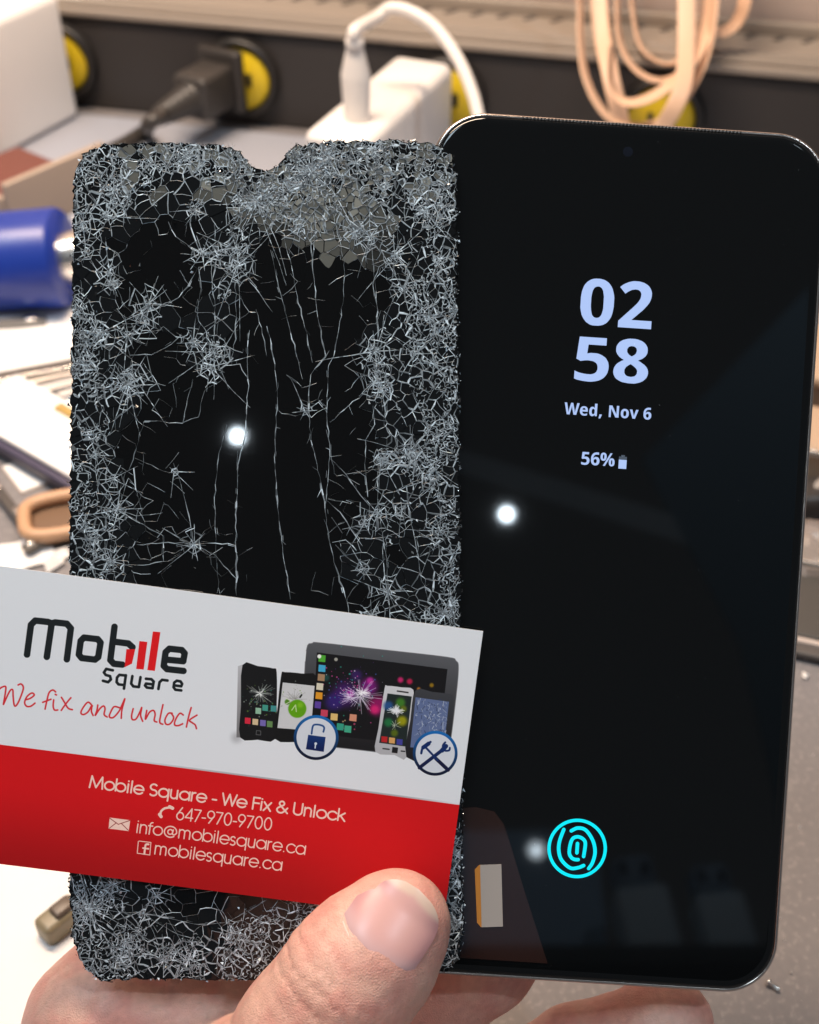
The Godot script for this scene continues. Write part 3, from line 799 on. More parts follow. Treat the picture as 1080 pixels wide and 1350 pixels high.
func display():
	var D := func(x: float, y: float) -> Vector2: return in_plane(x, y, display_xf)
	var t := thing("shattered_display", "shattered black phone display with a notch, held up behind the business card", "phone display", display_xf)
	# the outline, broken all along
	var raw := v2s([97, 300, 96, 258, 99, 226, 110, 204, 134, 191, 200, 187, 250, 190, 300, 193, 316, 200, 327, 211, 336, 221, 343, 224, 358, 224, 366, 219, 374, 206, 383, 197, 394, 192, 440, 187, 520, 185, 573, 189, 594, 202, 602, 230, 603, 300, 603, 420, 605, 600, 607, 760, 609, 900, 610, 1060, 610, 1160, 612, 1230, 606, 1262, 590, 1280, 540, 1284, 470, 1284, 380, 1290, 300, 1292, 200, 1290, 132, 1293, 112, 1277, 96, 1238, 91, 1160, 93, 1000, 92, 750, 93, 600, 95, 450])
	var outline := PackedVector2Array()
	for i in raw.size():
		var a := raw[i]; var b := raw[(i + 1) % raw.size()]
		var k := maxi(1, int(a.distance_to(b) / 5.0))
		for j in k:
			var p := a.lerp(b, float(j) / k)
			outline.append(D.call(p.x + rng.randf_range(-2.2, 2.2), p.y + rng.randf_range(-2.2, 2.2)))
	rim_line = outline
	var gloss := mat(Color(0.0035, 0.0038, 0.0042), 0.03, 0.0, 0.32)
	var m := M.new(MM)
	m.prism(outline, -1.1, 0.0)
	put(m.done(), "display_panel", gloss, t)
	# cells of broken glass, close where the glass is crushed
	var pts := PackedVector2Array()
	var cell := {}
	for k in 26000:
		var p := Vector2(rng.randf_range(88, 618), rng.randf_range(180, 1298))
		var d := crushed(p.x, p.y)
		var gap := lerpf(46.0, 8.2, pow(clampf(d / 9.0, 0, 1), 0.55)) * lerpf(0.55, 1.75, pow(rng.randf(), 1.5)) * (0.62 if p.y < 365 and p.x > 300 and p.x < 535 else 1.0)
		var ok := true
		var gx := int(p.x / 46.0); var gy := int(p.y / 46.0)
		for i in range(gx - 1, gx + 2):
			for j in range(gy - 1, gy + 2):
				for q in cell.get(Vector2i(i, j), []):
					if p.distance_squared_to(q) < gap * gap: ok = false; break
				if not ok: break
			if not ok: break
		if ok:
			if not cell.has(Vector2i(gx, gy)): cell[Vector2i(gx, gy)] = []
			cell[Vector2i(gx, gy)].append(p)
			pts.append(p)
	var tr := Geometry2D.triangulate_delaunay(pts)
	var around := {}
	var edge := {}
	for i in range(0, tr.size(), 3):
		var a := pts[tr[i]]; var b := pts[tr[i + 1]]; var c := pts[tr[i + 2]]
		var dd := 2.0 * (a.x * (b.y - c.y) + b.x * (c.y - a.y) + c.x * (a.y - b.y))
		if absf(dd) < 1e-3: continue
		var cc := Vector2((a.length_squared() * (b.y - c.y) + b.length_squared() * (c.y - a.y) + c.length_squared() * (a.y - b.y)) / dd, (a.length_squared() * (c.x - b.x) + b.length_squared() * (a.x - c.x) + c.length_squared() * (b.x - a.x)) / dd)
		if cc.distance_to(a) > 70: continue
		cc += Vector2(noise.get_noise_2d(cc.x * 0.2, cc.y * 0.2), noise.get_noise_2d(cc.x * 0.2 + 50, cc.y * 0.2)) * 7.0
		for k in 3:
			var v := tr[i + k]
			if not around.has(v): around[v] = []
			around[v].append(cc)
			var w := tr[i + (k + 1) % 3]
			var key := Vector2i(mini(v, w), maxi(v, w))
			if not edge.has(key): edge[key] = []
			edge[key].append(cc)
	var net := M.new(MM)
	for key in edge:
		var e: Array = edge[key]
		if e.size() < 2: continue
		var mid: Vector2 = (e[0] + e[1]) / 2
		var d := crushed(mid.x, mid.y) + 1.6 * noise.get_noise_2d(mid.x * 0.03, mid.y * 0.03)
		if rng.randf() > smoothstep(0.5, 3.4, d) * 0.92: continue
		var a: Vector2 = D.call(e[0].x, e[0].y); var b: Vector2 = D.call(e[1].x, e[1].y)
		if not Geometry2D.is_point_in_polygon(a, outline) or not Geometry2D.is_point_in_polygon(b, outline): continue
		var w := lerpf(0.08, 0.37, smoothstep(2.0, 9.0, d)) * pow(rng.randf_range(0.2, 1.15), 1.4)
		var z := 0.03 + (0.13 if d > 4.0 else 0.0)
		var len := a.distance_to(b)
		var q := a.lerp(b, rng.randf_range(0.35, 0.65)) + (b - a).orthogonal().normalized() * rng.randf_range(-0.07, 0.07) * len
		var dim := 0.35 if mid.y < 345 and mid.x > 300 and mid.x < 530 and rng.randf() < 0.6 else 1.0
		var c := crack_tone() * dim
		var wm := w * rng.randf_range(0.5, 1.5)
		sliver(net, a, q, w * rng.randf_range(0.3, 1.2), wm, z, 0.10 + 0.14 * rng.randf(), c)
		sliver(net, q, b, wm, w * rng.randf_range(0.3, 1.2), z, 0.10 + 0.14 * rng.randf(), c * rng.randf_range(0.7, 1.2))
		if d > 4.0:                                           # fibres and powder clinging to the crack
			var patch := 2.3 * smoothstep(-0.15, 0.45, noise.get_noise_2d(mid.x * 0.026, mid.y * 0.018 + 9.0))
			for k in int(rng.randf() * 0.9 + (d - 3.4) * 0.16 * patch):
				var f := a.lerp(b, rng.randf()) + Vector2(rng.randfn(), rng.randfn()) * 0.13
				var dir := Vector2.from_angle((b - a).angle() + rng.randfn() * 0.9)
				sliver(net, f, f + dir * rng.randf_range(0.15, 0.95), rng.randf_range(0.05, 0.16), rng.randf_range(0.02, 0.12), z + 0.05 + 0.1 * rng.randf(), rng.randf_range(0.03, 0.16), crack_tone() * (0.6 if dim < 1.0 else 0.95))
	var fine := PackedVector2Array()
	for y in range(184, 1296, 5):
		for x in range(92, 614, 5):
			var p := Vector2(x + rng.randf_range(-2.6, 2.6), y + rng.randf_range(-2.6, 2.6))
			if crushed(x, y) + 6.5 * noise.get_noise_2d(x * 0.026, y * 0.018 + 9.0) > 7.0: fine.append(p)
	var ft := Geometry2D.triangulate_delaunay(fine)
	var side := {}
	for k in range(0, ft.size(), 3):
		var a := fine[ft[k]]; var b := fine[ft[k + 1]]; var e := fine[ft[k + 2]]
		if a.distance_to(b) > 14 or b.distance_to(e) > 14 or a.distance_to(e) > 14: continue
		var mid := (a + b + e) / 3.0
		for q in 3:
			var key := Vector2i(mini(ft[k + q], ft[k + (q + 1) % 3]), maxi(ft[k + q], ft[k + (q + 1) % 3]))
			if side.has(key):
				var other: Vector2 = side[key]
				if rng.randf() < 0.72:
					var w := 0.05 + 0.20 * pow(rng.randf(), 1.5)
					sliver(net, D.call(mid.x, mid.y), D.call(other.x, other.y), w * rng.randf_range(0.5, 1.4), w * rng.randf_range(0.5, 1.4), 0.17, 0.10, crack_tone() * 0.85)
			else: side[key] = mid
	# long cracks and the points struck, as they run in the picture
	var lines := M.new(MM)
	for row in [
		[0.24, [352, 430, 363, 480, 366, 532, 362, 602, 366, 661, 371, 713, 377, 752, 383, 790]],
		[0.26, [410, 300, 412, 350, 418, 410, 430, 470, 410, 494, 407, 532, 410, 580, 418, 612, 428, 661, 433, 708, 444, 750, 460, 806]],
		[0.17, [455, 340, 452, 400, 440, 470, 433, 482, 431, 545, 435, 602, 430, 661, 428, 668]],
		[0.24, [490, 318, 493, 360, 498, 410, 497, 462]], [0.24, [327, 440, 327, 500, 324, 570, 314, 612, 312, 660, 311, 712, 312, 785]], [0.13, [299, 560, 288, 605, 283, 655, 285, 726, 290, 790]],
		[0.16, [357, 330, 366, 372, 376, 410, 392, 470, 399, 500]], [0.18, [374, 312, 384, 350, 392, 392, 405, 440, 412, 478]],
		[0.20, [191, 555, 215, 556, 241, 558, 249, 520, 254, 500]], [0.13, [241, 557, 262, 550, 270, 515, 296, 498]], [0.14, [190, 556, 180, 590, 176, 606, 170, 620]], [0.18, [178, 604, 200, 613, 216, 621, 229, 624]],
		[0.20, [229, 610, 236, 628, 243, 655, 249, 680, 256, 718]], [0.20, [256, 718, 230, 705, 214, 696]], [0.16, [256, 717, 215, 715, 180, 718]], [0.18, [256, 717, 284, 716, 310, 719]], [0.16, [256, 718, 284, 732, 312, 763]], [0.15, [256, 716, 270, 700, 283, 692]],
		[0.16, [155, 672, 170, 630, 178, 640, 188, 678]], [0.18, [155, 672, 180, 680, 215, 676]], [0.22, [155, 672, 190, 692, 215, 706, 216, 740]], [0.15, [216, 664, 222, 666, 236, 684]], [0.14, [147, 745, 190, 745, 222, 740, 240, 730]],
		[0.18, [197, 402, 218, 404, 236, 392, 252, 370, 262, 352]], [0.14, [197, 400, 180, 420, 165, 404, 148, 366]], [0.15, [191, 427, 165, 418, 150, 408]], [0.15, [191, 427, 168, 450, 172, 470]], [0.14, [191, 427, 206, 440, 216, 430]], [0.16, [216, 430, 232, 444, 246, 446]], [0.14, [172, 468, 200, 468, 226, 454, 240, 440]],
		[0.22, [222, 292, 232, 312, 252, 328, 266, 334]], [0.18, [250, 276, 252, 300, 262, 328]], [0.18, [283, 296, 284, 320, 286, 334]], [0.2, [313, 352, 296, 362, 288, 378, 290, 398]], [0.16, [313, 352, 330, 372, 352, 402, 360, 412]], [0.16, [313, 352, 326, 328, 340, 312]], [0.15, [313, 352, 302, 330, 304, 305, 322, 318]],
		[0.16, [310, 372, 312, 420, 306, 480]], [0.13, [338, 408, 346, 440, 352, 470]], [0.16, [262, 352, 266, 380, 258, 420, 254, 455]], [0.2, [286, 340, 280, 372, 284, 420, 282, 465, 296, 498]], [0.15, [296, 482, 316, 480, 330, 504]],
		[0.15, [435, 557, 460, 535, 487, 512]], [0.14, [436, 605, 456, 625, 470, 645, 488, 668]], [0.15, [456, 625, 478, 621, 500, 618]], [0.14, [431, 660, 448, 675, 462, 696, 478, 720]], [0.13, [432, 658, 462, 664]], [0.12, [432, 632, 446, 638, 456, 646]], [0.16, [432, 704, 446, 692, 456, 688]],
		[0.22, [492, 535, 494, 560, 482, 580, 481, 620, 485, 655]], [0.18, [508, 535, 506, 560, 518, 575]], [0.2, [498, 600, 498, 650, 502, 690, 510, 740, 512, 780, 524, 808]], [0.18, [502, 654, 535, 642, 550, 638]], [0.18, [482, 710, 510, 708, 535, 698]], [0.18, [536, 640, 542, 690, 552, 740, 556, 765, 566, 796]], [0.15, [546, 708, 592, 711]], [0.15, [552, 735, 580, 720]],
		[0.18, [438, 715, 456, 712, 470, 726]], [0.24, [442, 718, 462, 738, 478, 748, 490, 766]], [0.16, [511, 782, 540, 792, 565, 802]], [0.14, [511, 784, 494, 792, 486, 798]], [0.16, [512, 778, 545, 780, 566, 770]],
		[0.2, [521, 336, 500, 352, 492, 375, 496, 400]], [0.2, [521, 336, 540, 325, 556, 318]], [0.18, [521, 336, 533, 350, 548, 372, 552, 390]], [0.16, [521, 336, 524, 310, 522, 290]], [0.18, [434, 262, 444, 300, 452, 338, 455, 345]], [0.15, [416, 290, 414, 330, 410, 350]],
		[0.16, [115, 1195, 160, 1203, 190, 1204, 222, 1210, 262, 1219, 300, 1216]], [0.14, [150, 1196, 175, 1218, 200, 1246]], [0.14, [192, 1204, 202, 1226, 210, 1250]], [0.14, [205, 1215, 236, 1232, 268, 1242]], [0.13, [115, 1195, 150, 1176, 178, 1186]], [0.13, [300, 1216, 330, 1198, 352, 1186]], [0.14, [230, 1232, 226, 1252, 206, 1268]], [0.12, [305, 1220, 318, 1246, 330, 1262]],
		[0.13, [402, 542, 384, 500, 378, 494, 392, 504, 398, 510]], [0.12, [372, 545, 390, 548, 402, 545]], [0.12, [420, 530, 432, 544]]]:
		var q := []
		for p in v2s(row[1]): q.append(D.call(p.x, p.y))
		fissure(lines, q, row[0])
	for s in [[313, 351, 46, 11, 0.9], [267, 333, 34, 9, 1.2], [287, 336, 30, 8, 1.0], [197, 400, 42, 12, 1.1], [191, 426, 34, 9, 0.4], [246, 206, 40, 14, 2.2], [339, 266, 58, 22, 2.0], [145, 359, 40, 10, 0.9], [282, 465, 34, 11, 1.5], [256, 452, 30, 10, 1.2], [130, 440, 42, 14, 2.4], [410, 227, 66, 26, 2.6],
		[521, 336, 40, 11, 0.8], [488, 312, 40, 12, 1.4], [495, 463, 40, 13, 1.8], [532, 382, 32, 11, 1.2], [168, 508, 44, 16, 2.2], [155, 672, 42, 12, 1.0], [256, 718, 30, 10, 0.8], [127, 600, 34, 10, 1.0], [230, 622, 16, 6, 0.5], [147, 740, 36, 12, 1.6], [503, 514, 36, 13, 1.8], [542, 597, 44, 18, 3.0], [498, 677, 38, 12, 1.2], [480, 690, 24, 8, 0.8],
		[511, 781, 36, 10, 1.0], [584, 807, 40, 12, 1.4], [480, 750, 20, 7, 0.8], [402, 542, 20, 7, 0.6], [503, 604, 26, 9, 1.0], [572, 480, 40, 12, 1.8], [580, 700, 34, 12, 1.6], [566, 420, 36, 12, 1.6], [118, 1198, 62, 24, 2.6], [190, 1204, 22, 7, 0.5], [440, 1238, 44, 14, 1.8], [250, 1262, 40, 12, 1.4], [160, 1262, 36, 10, 1.2], [395, 1262, 36, 11, 1.4], [520, 1250, 40, 12, 1.4],
		[110, 300, 30, 9, 1.0], [560, 280, 40, 12, 1.6], [150, 250, 40, 12, 1.6], [112, 690, 30, 9, 1.2], [592, 560, 26, 9, 1.2], [470, 215, 40, 12, 1.4], [590, 1120, 36, 10, 1.4]]:
		star(lines, D.call(s[0], s[1]), s[2] / 7.0, s[3], s[4])
	var struck := []
	for k in 1500:
		var p := Vector2(rng.randf_range(100, 604), rng.randf_range(194, 1284))
		var d := crushed(p.x, p.y)
		if rng.randf() > pow(d / 9.0, 2.0) or d < 3.0: continue
		var clear_of := true
		for q in struck:
			if p.distance_to(q) < 52.0: clear_of = false; break
		if not clear_of: continue
		struck.append(p)
		star(lines, D.call(p.x, p.y), rng.randf_range(20.0, 44.0) / 7.0, rng.randi_range(8, 13), rng.randf_range(0.0, 0.8))
	var frost := mat(Color(1, 1, 1), 0.30, 0.0, 0.75)
	frost.vertex_color_use_as_albedo = true
	tag(put(net.done(), "crack_web", frost, t), "", "", "", "stuff")
	tag(put(lines.done(), "long_crack", frost, t), "", "", "", "stuff")
	# the shards between the cracks: clear ones show the black panel, ground ones look grey, olive ones carry a painted reflection
	var clear := mat(Color(0.005, 0.006, 0.007), 0.03, 0.0, 0.4)
	var dull := mat(Color(0.035, 0.040, 0.043), 0.30)
	var chalk := mat(Color(0.11, 0.125, 0.13), 0.42)
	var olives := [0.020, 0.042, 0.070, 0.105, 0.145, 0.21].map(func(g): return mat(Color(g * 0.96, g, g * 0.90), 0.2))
	var reflection_area := v2s([305, 290, 330, 250, 372, 236, 420, 250, 480, 250, 526, 296, 512, 352, 470, 350, 420, 336, 352, 304])  # here a bright reflection is put into the shard colours, fading downward
	var cells := []
	for v in around:
		var p := pts[v]
		var d := crushed(p.x, p.y)
		if around[v].size() < 3 or (d < 3.6 and not Geometry2D.is_point_in_polygon(p, reflection_area)): continue
		var poly := PackedVector2Array()
		var ring: Array = around[v].duplicate()
		ring.sort_custom(func(q, r): return (q - p).angle() < (r - p).angle())
		for q in ring: poly.append(D.call(q.x, q.y))
		var cut := Geometry2D.intersect_polygons(poly, outline)
		if cut.is_empty() or cut[0].size() < 3: continue
		var small := Geometry2D.offset_polygon(cut[0], -lerpf(0.05, 0.14, d / 9.0))
		if small.is_empty() or small[0].size() < 3: continue
		var area := 0.0
		for i in small[0].size(): area += small[0][i].cross(small[0][(i + 1) % small[0].size()]) / 2
		if absf(area) < 0.10: continue
		cells.append([absf(area), small[0], p, d])
	cells.sort_custom(func(q, r): return q[0] > r[0])
	var rest := {}
	for k in cells.size():
		var c: Array = cells[k]
		var poly: PackedVector2Array = c[1]
		if Geometry2D.is_polygon_clockwise(poly): poly.reverse()
		var mid := Vector2.ZERO
		for q in poly: mid += q / poly.size()
		var crush: float = c[3] / 9.0
		var lean := Vector2(rng.randfn(), rng.randfn()) * (0.003 + 0.07 * crush * crush) * clampf(0.55 / c[0], 0.10, 1.0)
		var z0 := 0.05 + 0.07 * crush * rng.randf()
		var r := rng.randf()
		var in_reflection: bool = Geometry2D.is_point_in_polygon(c[2], reflection_area) or (c[2].y < 262 and c[2].x > 160 and r < 0.42)
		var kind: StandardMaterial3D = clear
		if in_reflection: kind = olives[clampi(int(lerpf(4.2, 0.0, smoothstep(250.0, 358.0, c[2].y + 0.25 * absf(c[2].x - 430.0) - 18.0)) + rng.randfn() * 1.0), 0, 5)]
		elif c[3] > 5.5: kind = clear if r < 0.80 - 0.5 * smoothstep(0.0, 0.4, noise.get_noise_2d(c[2].x * 0.026, c[2].y * 0.018 + 9.0)) or c[0] > 0.9 else dull if r < 0.96 else chalk
		elif c[3] > 4.0: kind = clear if r < 0.95 or c[0] > 0.9 else dull
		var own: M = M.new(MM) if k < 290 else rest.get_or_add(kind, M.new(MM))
		var top := []
		for q in poly: top.append(Vector3(q.x, q.y, maxf(0.02, z0 + lean.dot(q - mid))))
		var hub := Vector3(mid.x, mid.y, z0 + 0.008)
		for i in poly.size():
			var j := (i + 1) % poly.size()
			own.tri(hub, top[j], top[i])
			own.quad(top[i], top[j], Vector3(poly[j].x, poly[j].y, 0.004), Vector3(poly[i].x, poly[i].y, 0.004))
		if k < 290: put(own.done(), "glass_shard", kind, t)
	for kind in rest: tag(put(rest[kind].done(), "small_glass_shard", kind, t), "", "", "", "stuff")
	# loose splinters along the rim and over the crushed places
	var bits := M.new(MM)
	for k in 5200:
		var p: Vector2
		var rim := k < 2100
		var out := Vector2.ZERO
		if rim:
			var i := rng.randi() % outline.size()
			p = outline[i].lerp(outline[(i + 1) % outline.size()], rng.randf())
			out = (outline[(i + 1) % outline.size()] - outline[i]).orthogonal().normalized()
			if Geometry2D.is_point_in_polygon(p + out * 0.4, outline): out = -out
			p += out * (0.25 - absf(rng.randfn()) * 0.5)
		else:
			var q := Vector2(rng.randf_range(95, 608), rng.randf_range(186, 1290))
			if rng.randf() > pow(crushed(q.x, q.y) / 9.5, 2.2): continue
			p = D.call(q.x, q.y)
			if not Geometry2D.is_point_in_polygon(p, outline): continue
		var s := 0.14 + 0.34 * pow(rng.randf(), 2.0)
		var z := rng.randf_range(-0.9, 0.2) if rim else rng.randf_range(0.12, 0.3)
		var o := Vector3(p.x, p.y, z)
		var c := crack_tone() if rng.randf() < (0.38 if rim else 0.7) else Color(0.012, 0.014, 0.015)
		bits.col(c)
		var v := []
		for i in 4: v.append(o + Vector3(rng.randf_range(-1, 1), rng.randf_range(-1, 1), rng.randf_range(-0.6, 0.6)) * s)
		bits.tri(v[0], v[1], v[2]); bits.tri(v[0], v[2], v[3]); bits.tri(v[0], v[3], v[1]); bits.tri(v[1], v[3], v[2])
	for k in 120:                                             # hair-thin needles standing on the upper edge
		var x := rng.randf_range(120, 310) if k < 80 else rng.randf_range(385, 590)
		var p: Vector2 = D.call(x, 191 + rng.randf_range(-2, 3))
		bits.col(Color(0.5, 0.46, 0.42))
		var tip := p + Vector2(rng.randf_range(-0.7, 0.7), rng.randf_range(0.2, 0.9) * (1.1 if k < 80 else 0.6))
		var a := Vector3(p.x, p.y, -0.3); var b := Vector3(tip.x, tip.y, rng.randf_range(-0.5, 0.4))
		var w := Vector3(0.03, 0.01, 0); var u := Vector3(0, 0.01, 0.03)
		bits.tri(a - w, a + w, b); bits.tri(a - u, a + u, b)
	var spark := mat(Color(1, 1, 1), 0.16, 0.0, 0.8)
	spark.vertex_color_use_as_albedo = true
	tag(put(bits.done(), "glass_splinter", spark, t), "", "", "", "stuff")

# ------------------------------------------------------------------ the working phone
func rounded(hw: float, hh: float, r: float, k := 12) -> PackedVector2Array:
	var out := PackedVector2Array()
	for q in 4:
		var c := Vector2((hw - r) * (1 if q in [0, 3] else -1), (hh - r) * (1 if q < 2 else -1))
		for i in k + 1:
			var a := PI / 2 * q + PI / 2 * i / k
			out.append(c + Vector2(cos(a), sin(a)) * r)
	return out

func sweep(m: M, hw: float, hh: float, r: float, prof: Array, fill_first := false, fill_last := false):   # profile rows [inset, z]
	var rings := []
	for p in prof:
		var ring := []
		for q in rounded(hw - p[0], hh - p[0], maxf(r - p[0] * 0.9, 0.2)): ring.append(Vector3(q.x, q.y, p[1]))
		rings.append(ring)
	for i in rings.size() - 1:
		for k in rings[i].size():
			var l: int = (k + 1) % rings[i].size()
			m.quad(rings[i][k], rings[i][l], rings[i + 1][l], rings[i + 1][k])
	for e in [[fill_first, rings[0], 1], [fill_last, rings[-1], -1]]:
		if e[0]:
			var c := Vector3(0, 0, e[1][0].z)
			for k in e[1].size():
				var l: int = (k + 1) % e[1].size()
				if e[2] > 0: m.tri(c, e[1][l], e[1][k])
				else: m.tri(c, e[1][k], e[1][l])

func phone():
	var t := thing("smartphone", "intact black smartphone with a lit lock screen clock, right of the shattered display", "phone", phone_xf)
	var hw := 38.0; var hh := 82.4; var r := 10.2
	var steel := mat(Color(0.50, 0.44, 0.40), 0.2, 1.0)
	var m := M.new(MM, true)
	sweep(m, hw, hh, r, [[0.95, -0.55], [0.85, -0.40], [0.55, -0.45], [0.22, -0.85], [0.03, -1.6], [0.0, -3.2], [0.0, -4.6], [0.1, -6.0], [0.5, -7.2], [1.2, -7.8]])
	put(m.done(), "frame", steel, t)
	m = M.new(MM, true)
	sweep(m, hw, hh, r, [[1.2, -7.75], [2.2, -8.1], [4.0, -8.3]], false, true)
	put(m.done(), "back_cover", mat(Color(0.01, 0.01, 0.02), 0.08), t)
	m = M.new(MM, true)
	sweep(m, hw, hh, r, [[2.6, 0.0], [2.0, -0.02], [1.6, -0.09], [1.25, -0.24], [1.02, -0.46], [0.97, -0.62]], false, false)
	m.smooth(false)
	var flat := rounded(hw - 2.6, hh - 2.6, r - 2.34)
	for k in flat.size():
		var l := (k + 1) % flat.size()
		m.tri(Vector3.ZERO, Vector3(flat[l].x, flat[l].y, 0), Vector3(flat[k].x, flat[k].y, 0))
	var scr := put(m.done(), "screen", mat(Color(0.0025, 0.0030, 0.0034), 0.03, 0.0, 0.42), t)
	# ear-piece mesh in the gap along the top edge
	m = M.new(MM)
	for k in 62: m.rbox(Transform3D(Basis.IDENTITY, Vector3(-21.0 + k * 0.68, hh - 0.70, -0.40)), Vector3(0.36, 0.40, 0.16), 0.05, 1)
	tag(put(m.done(), "earpiece_dot", mat(Color(0.012, 0.011, 0.01), 0.5), t), "", "", "", "stuff")
	# front camera in the drop-shaped notch
	var cp := in_plane(828, 200, phone_xf)
	m = M.new(MM, true)
	m.lathe(Transform3D(Basis(Vector3.RIGHT, PI / 2), Vector3(cp.x, cp.y, 0.0)), [[0.0, 0.02], [0.55, 0.02], [0.8, 0.012], [0.95, 0.0]], 28)
	put(m.done(), "front_camera", mat(Color(0.004, 0.006, 0.012), 0.06), t)
	# keys on the right edge
	m = M.new(MM, true)
	m.rbox(Transform3D(Basis.IDENTITY, Vector3(hw + 0.1, 24.0, -4.2)), Vector3(0.9, 9.5, 1.9), 0.4, 3)
	put(m.done(), "power_key", steel, t)
	# what the screen shows
	var lit := mat(Color(0.02, 0.02, 0.02), 0.3)
	lit.emission_enabled = true; lit.emission = Color(0.70, 0.80, 1.0); lit.emission_energy_multiplier = 0.92
	var cyan := mat(Color(0.0, 0.02, 0.02), 0.3)
	cyan.emission_enabled = true; cyan.emission = Color(0.0, 0.93, 1.0); cyan.emission_energy_multiplier = 1.0
	var font := SystemFont.new()
	font.font_names = PackedStringArray(["Droid Sans"])
	font.font_weight = 700
	for s in [["02", 811, 431, 95.0, 62.5], ["58", 805, 505, 97.0, 60.5], ["Wed, Nov 6", 801, 550, 115.0, 0.0], ["56%", 788, 614, 44.0, 0.0]]:
		var tm := TextMesh.new()
		tm.font = font; tm.text = s[0]; tm.font_size = 64; tm.pixel_size = 0.001; tm.depth = 0.0; tm.curve_step = 1.0
		var wide := tm.get_aabb().size.x
		var at := in_plane(s[1], s[2], phone_xf)
		var k: float = s[3] / 6.93 * MM / wide                # scale so that the word has its width in the picture
		var hgt: float = s[4] / 6.98 * MM / tm.get_aabb().size.y if s[4] > 0 else k
		tm.vertical_alignment = VERTICAL_ALIGNMENT_BOTTOM
		tm.horizontal_alignment = HORIZONTAL_ALIGNMENT_CENTER
		var box := tm.get_aabb()
		put(tm, "clock_digit" if s[4] > 0 else "status_text", lit, scr, Transform3D(Basis.from_scale(Vector3(k, hgt, 1)), Vector3(at.x * MM - (box.position.x + box.size.x / 2) * k, at.y * MM - (0.0 if s[4] > 0 else 0.0) - base_line(tm, font, s[0]) * hgt, 0.00004)))
	var bt := in_plane(821, 609, phone_xf)
	m = M.new(MM)
	m.prism(PackedVector2Array([Vector2(bt.x - 0.75, bt.y - 1.3), Vector2(bt.x + 0.75, bt.y - 1.3), Vector2(bt.x + 0.75, bt.y + 0.4), Vector2(bt.x - 0.75, bt.y + 0.4)]), 0.02, 0.05)
	put(m.done(), "battery_level", lit, scr)
	m = M.new(MM)
	m.prism(PackedVector2Array([Vector2(bt.x - 0.75, bt.y + 0.42), Vector2(bt.x + 0.75, bt.y + 0.42), Vector2(bt.x + 0.75, bt.y + 1.0), Vector2(bt.x + 0.35, bt.y + 1.0), Vector2(bt.x + 0.35, bt.y + 1.3), Vector2(bt.x - 0.35, bt.y + 1.3), Vector2(bt.x - 0.35, bt.y + 1.0), Vector2(bt.x - 0.75, bt.y + 1.0)]), 0.02, 0.05)
	var dim := mat(Color(0.02, 0.02, 0.02), 0.3)
	dim.emission_enabled = true; dim.emission = Color(0.25, 0.30, 0.36); dim.emission_energy_multiplier = 1.0
	put(m.done(), "battery_cap", dim, scr)
	# the lit finger-print ring: strokes in hundredths of the ring's radius
	var c := in_plane(761, 1118.5, phone_xf)
	m = M.new(MM)
	var z := 0.03
	var R := 5.55
	for s in [[[], 1.0], [[-50, 62, -62, 20, -62, -14, -50, -44, -20, -68, 6, -66, 26, -57], 0], [[-24, 59, -2, 70, 26, 64, 52, 30, 62, -8, 56, -44, 44, -66], 0], [[24, -26, 27, 16, 20, 32, 2, 40, -16, 34, -24, 14, -26, -16, -18, -32, -6, -38, 6, -38], 0], [[0, 17, 0, -15], 0]]:
		var line := PackedVector2Array()
		if s[0].is_empty():
			for k in 64: line.append(c + Vector2.from_angle(TAU * k / 64) * R * 0.965)
			m.line(line, 0.62, z, true)
		else:
			for q in curve(Array(v2s(s[0])), 8): line.append(c + q * R / 100.0)
			m.line(line, 0.68, z)
		z += 0.006
	put(m.done(), "fingerprint_symbol", cyan, scr)
	m = M.new(MM)
	for k in 70:
		var o := Vector3(rng.randf_range(-hw + 3, hw - 3), rng.randf_range(-hh + 3, hh - 3), 0.02)
		var s := 0.03 + 0.05 * rng.randf() * rng.randf()
		m.tri(o + Vector3(-s, -s * rng.randf(), 0), o + Vector3(0, s * rng.randf_range(0.5, 1.5), 0.03), o + Vector3(s, -s * rng.randf(), 0))
	tag(put(m.done(), "dust_speck", mat(Color(0.35, 0.35, 0.35), 0.8), t), "", "", "", "stuff")
	# the display's folded flex tail, lying on the phone glass: dark film with a pale label over an orange edge
	var dt: Node3D = get_node("shattered_display")
	var F := func(x: float, y: float) -> Vector2: return in_plane(x, y, phone_xf)
	var inv := dt.transform.affine_inverse() * phone_xf
	var tail := part_node("flex_tail", dt, inv)
	for s in [["film", [598, 1066, 628, 1064, 652, 1070, 664, 1086, 672, 1110, 690, 1170, 722, 1270, 598, 1262], 0.02, 0.10, mat(Color(0.022, 0.010, 0.008), 0.04)], ["orange_edge", [626, 1146, 632, 1140, 640, 1140, 640, 1222, 634, 1222, 629, 1216], 0.10, 0.16, mat(Color(0.50, 0.20, 0.03), 0.4)], ["label", [633, 1140, 661, 1139, 663, 1221, 635, 1222], 0.16, 0.22, mat(Color(0.36, 0.33, 0.30), 0.6)]]:
		var poly := PackedVector2Array()
		for q in v2s(s[1]): poly.append(F.call(q.x, q.y))
		m = M.new(MM)
		m.prism(poly, s[2], s[3])
		put(m.done(), s[0], s[4], tail)

func base_line(tm: TextMesh, font: Font, s: String) -> float:      # where the letters stand within the mesh
	var lowest := 1e9
	if s.contains(","):                                            # the comma hangs below the line
		var probe := tm.duplicate()
		probe.text = s.replace(",", "")
		return probe.get_aabb().position.y
	return minf(lowest, tm.get_aabb().position.y)

